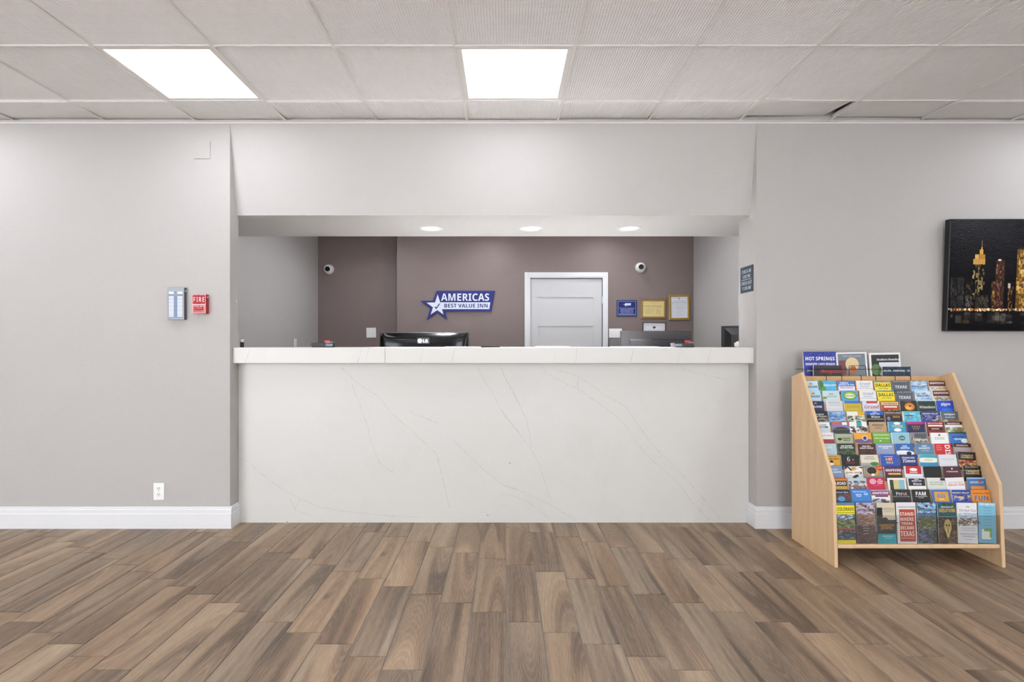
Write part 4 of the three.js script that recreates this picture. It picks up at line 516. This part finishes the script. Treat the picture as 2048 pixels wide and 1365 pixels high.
  [['dark evening photo', '#2c2632', [B(0, 0.16, '#181c34'), T('Discover Bliss', 0.24, 0.2, '#d8d8e0', 's'), Ph(0.4, 1.2, '#5a4450', '#4a3a3c', '#7a5a54'), O(0.5, 0.9, 0.2, '#5c94c8', 0.25)]], ['clear blue', '#3a80cc', [T('Sixth Floor Museum', 0.24, 0.14, '#e8f0fa', 'b', 0.42), O(0.76, 0.46, 0.13, '#5c9adc', 0.2), T('visit', 0.46, 0.18, '#f0f4fa', 's', 0.76), T('Dealey', 0.5, 0.18, '#e8f0fa', 'b', 0.36), T('Plaza', 0.68, 0.18, '#e8f0fa', 'b', 0.36)]], ['purple over white', '#e6e4ea', [B(0.06, 0.54, '#6a2458'), T('GRAPEVINE', 0.3, 0.36, '#f4eef2', 'c'), B(0.56, 0.7, '#5c1c44', 0.2, 0.9), Ph(0.85, 1.3, '#4a4a4c', '#c8c8cc')]], ['black museum', '#1b1b1d', [T('Perot', 0.42, 0.44, '#f0f0f0', 'r'), O(0.64, 0.42, 0.07, '#b03a3c', 0.11), O(0.64, 0.42, 0.035, '#5a8c84', 0.06), T('MUSEUM OF NATURE AND SCIENCE', 0.72, 0.11, '#b8b8b8')]], ['black white lettered', '#17130f', [T('FAM', 0.42, 0.52, '#f4f4f2'), B(0.68, 0.72, '#e8e8e4', 0.18, 0.84), T('MUSEUM', 0.84, 0.12, '#c8c4bc')]], ['blue and gold', '#3f68bc', [B(0.2, 1.2, '#d8a02c', 0.12, 0.9), T('BIG', 0.62, 0.5, '#4a72d0'), T('TEXAS', 0.96, 0.16, '#e8e8f0')]], braz, ['orange fun', '#e08a24', [T('LEXINGTON, TEXAS', 0.36, 0.18, '#4a2a10'), T('FUN', 0.84, 0.62, '#2464a8', 'c')]]],
  [['yellow and green travel', '#3c4434', [B(0, 0.07, '#3f8fb8'), B(0.07, 0.29, '#f0e414'), T('OFFICIAL GUIDE', 0.06, 0.055, '#d8342c', 's'), T('COLORADO', 0.165, 0.115, '#17150f', 'c'), T('VACATION ADVENTURES', 0.25, 0.04, '#4a4a10'), Ph(0.30, 0.42, '#5c84c0', '#e8eef4', '#4c74b0'), Ph(0.42, 0.63, '#6a8448', '#8c9a5c', '#a8a07c', '#4c6a34'), B(0.63, 0.66, '#c8502c'), Ph(0.67, 0.9, '#5c6880', '#484c54', '#8c98b0', '#30343c'), B(0.91, 1, '#f0e020')]], ['brown canyon', '#6a524c', [Ph(0, 0.3, '#b8b0c4', '#a89cb0', '#c4c0cc'), Ph(0.26, 0.55, '#a8846c', '#8c6a58', '#c09c84', '#7c6058'), Ph(0.55, 1, '#44302e', '#503a36', '#3a2828'), O(0.5, 0.09, 0.075, '#6a3048', 0.034), T('BRICKTOWN', 0.18, 0.085, '#4a3844', 'c'), B(0.56, 0.57, '#d8c8bc', 0.3, 0.62), B(0.62, 0.63, '#d8c8bc', 0.3, 0.66), B(0.68, 0.69, '#d8c8bc', 0.32, 0.6), B(0.75, 0.76, '#d8c8bc', 0.32, 0.6)]], ['cream, black and teal', '#1c1814', [B(0, 0.42, '#d6cab0', 0.3, 1), B(0, 0.12, '#d6cab0', 0, 0.3), O(0.15, 0.3, 0.14, '#181614', 0.17), O(0.42, 0.42, 0.16, '#181614', 0.06), T('IMPERIAL', 0.15, 0.065, '#6c5c3c', 'r', 0.66), T('CASTLE', 0.21, 0.065, '#6c5c3c', 'r', 0.66), T('GARDEN', 0.55, 0.08, '#c8963c', 'c'), T('JEWEL', 0.62, 0.09, '#c8963c', 'c'), B(0.76, 1, '#2aa0ac'), B(0.81, 0.825, '#d8eef0', 0.25, 0.85), B(0.86, 0.87, '#d8eef0', 0.35, 0.75)]], ['white with red poster', '#e4e2e6', [T('WASHINGTON ON THE BRAZOS', 0.115, 0.03, '#3c3834'), B(0.17, 0.95, '#b8482c', 0.1, 0.94), T('STAND', 0.29, 0.125, '#f2e4dc', 'w'), T('WHERE', 0.41, 0.12, '#f2e4dc', 'w'), T('TEXAS', 0.515, 0.08, '#f2e4dc', 'w'), T('BECAME', 0.62, 0.11, '#f2e4dc', 'w'), T('TEXAS', 0.76, 0.17, '#f2e4dc', 'w'), B(0.865, 0.875, '#f2e4dc', 0.16, 0.88)]], ['sky and lake photo', '#4c5c44', [Ph(0, 0.26, '#7cb4e0', '#a8c8e8', '#5ca0d8', '#c4d4e8'), O(0.5, 0.09, 0.075, '#5c2c6c', 0.034), T('BRICKTOWN', 0.18, 0.085, '#2c3c5c', 'c'), Ph(0.28, 0.38, '#5c74a4', '#6c7c9c'), Ph(0.36, 0.7, '#6a7c44', '#8c8c50', '#48542c', '#a49ca8', '#5c6c38'), Ph(0.66, 1, '#6c74b4', '#3c4430', '#8488bc', '#2c3424')]], ['teal skull', '#3c3428', [Ph(0, 0.34, '#14606c', '#1a6c78', '#0f5460'), T('Museum of', 0.10, 0.05, '#f0f0ea', 's'), T('SKELETONS', 0.19, 0.115, '#e8a824', 'c'), B(0.335, 0.345, '#8cd0d4'), Ph(0.36, 1, '#5c4838', '#7c6450', '#3c2c24', '#8c6c5c', '#4c5440'), O(0.5, 0.58, 0.2, '#c8b068', 0.18), O(0.5, 0.72, 0.1, '#d8c480', 0.14), O(0.43, 0.55, 0.04, '#3c2c18', 0.03), O(0.57, 0.55, 0.04, '#3c2c18', 0.03), O(0.5, 0.66, 0.02, '#4a3418', 0.1)]], ['white engraved', '#e8e8ea', [T('The', 0.10, 0.05, '#6c6c70', 's'), T('The Boat Tour', 0.19, 0.075, '#4c4c50', 'r'), Ph(0.25, 0.40, '#a8c0d0', '#b8ccd8', '#98b0c4'), Ph(0.38, 0.57, '#6c5c50', '#8c7c6c', '#4c5048', '#a09080'), B(0.62, 0.63, '#9c9ca0', 0.12, 0.88), B(0.67, 0.68, '#9c9ca0', 0.12, 0.88), T('MARINA VISTA', 0.77, 0.055, '#6c6c70', 'r'), T('VICKSBURG', 0.83, 0.055, '#6c6c70', 'r'), B(0.9, 0.91, '#9c9ca0', 0.3, 0.7)]], ['light blue listing', '#7cbcd4', [T('STAY AND PLAY', 0.05, 0.075, '#eaf6fa', 'c'), ...[0.13, 0.2, 0.27, 0.35, 0.42, 0.49, 0.56].map(y => B(y, y + 0.008, '#3c7c98', 0.3, 0.72)), B(0.64, 0.92, '#4a6a8c', 0.14, 0.74), B(0.65, 0.91, '#e8ece8', 0.16, 0.72), B(0.65, 0.71, '#7cac3c', 0.3, 0.72), B(0.71, 0.86, '#8cc04c', 0.62, 0.72)]]],
];
const MAGS = [['blue glossy', '#2a3690', [Ph(0, 1, '#2c3a98', '#232c80', '#3848ac'), T('HOT SPRINGS', 0.17, 0.12, '#f4f4f8', 'c'), T('DIAMOND LAKES REGION', 0.3, 0.08, '#f0f0f6', 'c'), T('2019 GUIDE', 0.46, 0.05, '#e8dc6c', 'b', 0.25)], 0.213], ['white framed dog photo', '#e9e9ea', [B(0.04, 0.9, '#78828c', 0.04, 0.94), B(0.2, 0.8, '#7a4844', 0.06, 0.3), T('COWTOWN RANCH', 0.1, 0.06, '#c8ccd0', 'r'), O(0.5, 0.3, 0.22, '#e0cc9c', 0.17), O(0.52, 0.44, 0.12, '#b46a44', 0.1), O(0.4, 0.7, 0.22, '#8c7458', 0.2)], 0.196], ['white framed tree photo', '#ececec', [B(0.05, 0.85, '#26282a', 0.06, 0.95), T('Southern Roundtop', 0.17, 0.07, '#f2f2f2', 's', 0.6), B(0.24, 0.56, '#dcdee4', 0.3, 0.95), O(0.2, 0.42, 0.16, '#5c7c4c', 0.14), B(0.6, 0.85, '#8c2438', 0.06, 0.95)], 0.200], ['dark red lettered', '#2c2830', [Ph(0, 1, '#3a2c2c', '#2a2630', '#1f2436'), T('Mesquite', 0.24, 0.2, '#c8442c', 's', 0.6), B(0.5, 0.62, '#b8a8c0', 0.2, 0.5)], 0.180], ['dark teal lettered', '#1d3448', [Ph(0, 1, '#1d3a50', '#16283c', '#2a4c60'), T('ALLEN . FAIRVIEW . TX', 0.17, 0.1, '#e8f0f4'), O(0.45, 0.7, 0.1, '#4c84a0', 0.2)], 0.180]];
const AW = 2048, CW = 160, CH = 150, cells = [];
const FONT = { b: 'bold {}px sans-serif', s: 'italic bold {}px serif', c: 'bold {}px sans-serif', r: '{}px serif', w: 'bold {}px sans-serif' };
function paintCover(g, X, Y, w, h, vis, spec) {
  g.save(); g.beginPath(); g.rect(X, Y, w, h); g.clip(); g.fillStyle = spec[1]; g.fillRect(X, Y, w, h);
  for (const d of spec[2]) {
    if (d.b) { g.fillStyle = d.b[2]; g.fillRect(X + d.b[3] * w, Y + d.b[0] * vis, (d.b[4] - d.b[3]) * w, (d.b[1] - d.b[0]) * vis); }
    if (d.p) { g.save(); g.beginPath(); g.rect(X, Y + d.p[0] * vis, w, (d.p[1] - d.p[0]) * vis); g.clip(); const n = Math.round(40 * (d.p[1] - d.p[0]) * vis / 60) + 14; for (let i = 0; i < n; i++) { g.fillStyle = d.p[2][Math.floor(rnd() * d.p[2].length)]; g.globalAlpha = 0.85; g.beginPath(); g.ellipse(X + rnd() * w, Y + lerp(d.p[0], d.p[1], rnd()) * vis, 8 + rnd() * 22, 3 + rnd() * 8, (rnd() - 0.5) * 1.2, 0, 7); g.fill(); } g.globalAlpha = 1; g.restore(); }
    if (d.o) { g.fillStyle = d.o[3]; g.beginPath(); g.ellipse(X + d.o[0] * w, Y + d.o[1] * vis, d.o[2] * w, d.o[4] * vis, 0, 0, 7); g.fill(); }
    if (d.zeb) { for (let i = 0; i < 16; i++) { g.fillStyle = d.zeb[i % 2]; g.beginPath(); g.ellipse(X + rnd() * w, Y + rnd() * vis, 30 + rnd() * 30, 5 + rnd() * 5, (rnd() - 0.5) * 2, 0, 7); g.fill(); } }
    if (d.v) { g.save(); g.translate(X + w * 0.74, Y + vis * 0.08); g.rotate(Math.PI / 2); g.fillStyle = d.c; g.font = 'bold 64px sans-serif'; g.textAlign = 'left'; g.textBaseline = 'middle'; g.fillText(d.v, 0, 0); g.restore(); }
    if (d.t) { const px = Math.max(7, Math.round(d.z * vis)); g.fillStyle = d.c; g.font = FONT[d.f].replace('{}', px); g.textAlign = 'center'; g.textBaseline = 'middle'; const room = 2 * Math.min(d.x, 1 - d.x) * w * 0.94; if (d.f === 'c' || d.f === 'w') { const m = g.measureText(d.t).width || 1; g.save(); g.translate(X + d.x * w, Y + d.y * vis); g.scale(Math.min(1.15, room * (d.f === 'w' ? 0.80 : 0.96) / m), 1); g.fillText(d.t, 0, 0); g.restore(); } else g.fillText(d.t, X + d.x * w, Y + d.y * vis, room); }
  }
  g.restore();
}
const coverMap = canvasTexture(AW, AW, g => {
  g.fillStyle = '#ffffff'; g.fillRect(0, 0, AW, AW);
  TIERS.forEach((row, i) => row.forEach((spec, j) => { if (i === 11) { paintCover(g, 2 + j * 206, 1210, 200, 450, 450, spec); cells.push([2 + j * 206, 1210, 200, 450]); } else { const k = i * 8 + j, X = (k % 12) * 168 + 4, Y = Math.floor(k / 12) * 150; paintCover(g, X, Y, CW, CH - 4, 88, spec); cells.push([X, Y, CW, CH - 4]); } }));
  MAGS.forEach((spec, j) => { const X = 2 + j * 340; paintCover(g, X, 1670, 332, 370, j > 2 ? 300 : 370, spec); cells.push([X, 1670, 332, 370]); });
});
coverMap.anisotropy = 4;
const coverMat = std({ map: coverMap, roughness: 0.48 });
function coverGeo(w, h, [X, Y, cw, ch], share) {          // sheet with the printed top; below it the last line of print runs on
  const g = new THREE.BoxGeometry(w, h, 0.0006, 1, 2, 1), p = g.attributes.position, uv = g.attributes.uv;
  for (let i = 0; i < p.count; i++) { let y = p.getY(i); if (Math.abs(y) < 1e-6) { y = h / 2 - h * Math.min(share, 0.999); p.setY(i, y); } const t = clamp((h / 2 - y) / (h * share)); uv.setXY(i, (X + 0.5 + (cw - 1) * (p.getX(i) / w + 0.5)) / AW, 1 - (Y + 0.5 + (ch - 1) * t) / AW); }
  g.translate(0, h / 2, 0.0003); return g;
}
const ORD = ['first', 'second', 'third', 'fourth', 'fifth', 'sixth', 'seventh', 'eighth', 'ninth', 'tenth', 'eleventh', 'twelfth'], BL = 0.2285;
const TILT = { '7-7': -0.05, '9-2': 0.05, '11-7': -0.04, '11-6': -0.02, '4-2': 0.02, '8-4': -0.03, '6-7': -0.03, '9-6': 0.03 }, FAN = { '0-3': 9, '1-3': 9, '2-2': 8, '3-5': 12, '4-2': 10, '5-4': 14, '7-1': 8, '8-3': 8, '11-3': 7, '11-6': 13, '1-7': 14, '9-6': 10, '4-4': 9 };
TIERS.forEach((row, i) => row.forEach((spec, j) => {
  const key = i + '-' + j, xc = RX0 + TH + 0.1139 * (j + 0.5) - (j === 7 && TILT[key] ? 0.009 : 0) + (rnd() - 0.5) * 0.004, last = i === 11, { h, Z } = tierTop(i), w = key === '11-7' ? 0.097 : 0.101 + rnd() * 0.003, thick = last ? 0.003 + rnd() * 0.004 : 0.004 + rnd() * 0.007, lean = last ? 0.06 : LEAN;
  const drop = last ? 0 : (rnd() - 0.5) * 0.004, bh = BL - (last ? rnd() * 0.006 : 0) + drop + (key === '7-7' ? 0.012 : 0);
  const by = last ? 0.1256 : h - BL * Math.cos(LEAN), bZ = last ? 3.004 : Z - BL * Math.sin(LEAN);
  const t = thing('brochure_stack', `${spec[0]} leaflets, ${ORD[i]} rack tier from top, ${ORD[j]} pocket from counter side`, 'brochure', [xc, by, -bZ], 'leaflets in the brochure rack');
  const tilt = TILT[key] ?? (rnd() - 0.5) * 0.012; t.rotation.set(-lean, 0, tilt); t.position.y += Math.abs(tilt) * 0.062 + 0.0002 + (last ? 0.0016 : 0);
  obj('front_leaflet', coverGeo(w, bh, cells[i * 8 + j], last ? 1 : 0.40), coverMat, t);
  const fan = FAN[key] ? FAN[key] / 1000 : 0.001;
  const pg = new THREE.BoxGeometry(w, bh - 0.001, thick).translate(-fan / 2 - (fan > 0.002 ? 0.001 : 0), (bh - 0.001) / 2, -thick / 2 - 0.0001); if (fan > 0.002) pg.scale(1, 0.998, 1);
  obj('leaflets_behind', metreUV(pg), FAN[key] && spec[1] !== '#ebe6e8' && i < 2 && j === 3 ? std({ color: 0xd9862a, roughness: 0.6 }) : rnd() < 0.6 ? std({ color: new THREE.Color(spec[1]).lerp(new THREE.Color(0xe9e6df), 0.45), roughness: 0.7 }) : M.pages, t);
}));
// wire holder hooked over the back panel, with the magazines it carries
{
  const t = thing('wire_holder', 'black wire holder hooked over the top of the brochure rack', 'holder'), y0 = 0.905, yT = 1.082, xs = [2.033, 2.132, 2.255, 2.347, 2.470, 2.568];
  for (const x of xs) obj('hook_wire', rod([[x, 1.012, -3.4015], [x, 1.0405, -3.4015], [x, 1.0415, -3.411], [x, 1.0405, -3.4205], [x, y0, -3.4205], [x, y0 - 0.002, -3.45], [x, y0, -3.50], [x, 1.08, -3.505]], 0.0018, 60), M.wire, t);
  obj('front_wire', rod([[1.897, yT, -3.428], [2.575, yT, -3.428]], 0.0018), M.wire, t); obj('back_wire', rod([[1.897, 1.08, -3.5075], [2.575, 1.08, -3.5075]], 0.0018), M.wire, t); obj('base_wire', rod([[1.897, y0 - 0.004, -3.46], [2.575, y0 - 0.004, -3.46]], 0.0018), M.wire, t);
  obj('empty_pocket_loop', rod([[2.192, 1.030, -3.4235], [2.192, 1.100, -3.4235], [2.198, 1.105, -3.4235], [2.290, 1.105, -3.4235], [2.297, 1.100, -3.4235], [2.303, 1.030, -3.4235]], 0.0018, 60), M.wire, t);
  const put = (k, name, label, px, py, Z, hh, lean, tilt) => {
    const spec = MAGS[k], w = spec[3], top = at(px, py, Z), m = thing(name, label, 'magazine', [top.x, top.y - hh * Math.cos(lean), -(Z - hh * Math.sin(lean))]); m.rotation.set(-lean, 0, tilt);
    obj('front_cover', coverGeo(w, hh, cells[96 + k], 1), coverMat, m); obj('pages', metreUV(new THREE.BoxGeometry(w - 0.002, hh - 0.002, 0.006).translate(-0.002, hh / 2, -0.0031)), M.pages, m);
  };
  put(0, 'magazine', 'blue glossy magazine standing above the brochure rack', 1639, 704, 3.492, 0.268, 0.10, 0.0); put(1, 'magazine', 'white bordered magazine with a grey and tan picture above the rack', 1704, 705, 3.485, 0.262, 0.09, 0.02); put(2, 'magazine', 'white bordered magazine with a black and green picture above the rack', 1770, 706, 3.478, 0.258, 0.08, 0.015);
  put(3, 'visitor_guide', 'dark guide with red script lettering above the rack', 1654, 731, 3.447, 0.190, 0.03, -0.02); put(4, 'visitor_guide', 'dark teal guide with white lettering above the rack', 1793, 734, 3.447, 0.187, 0.03, 0.0);
}
// ------------------------------------------------------------------ hand over
scene.traverse(o => { if (o.isMesh) { o.castShadow = true; o.receiveShadow = true; } if (o.isSpotLight || o.isDirectionalLight) o.castShadow = true; });
renderer.render(scene, camera);
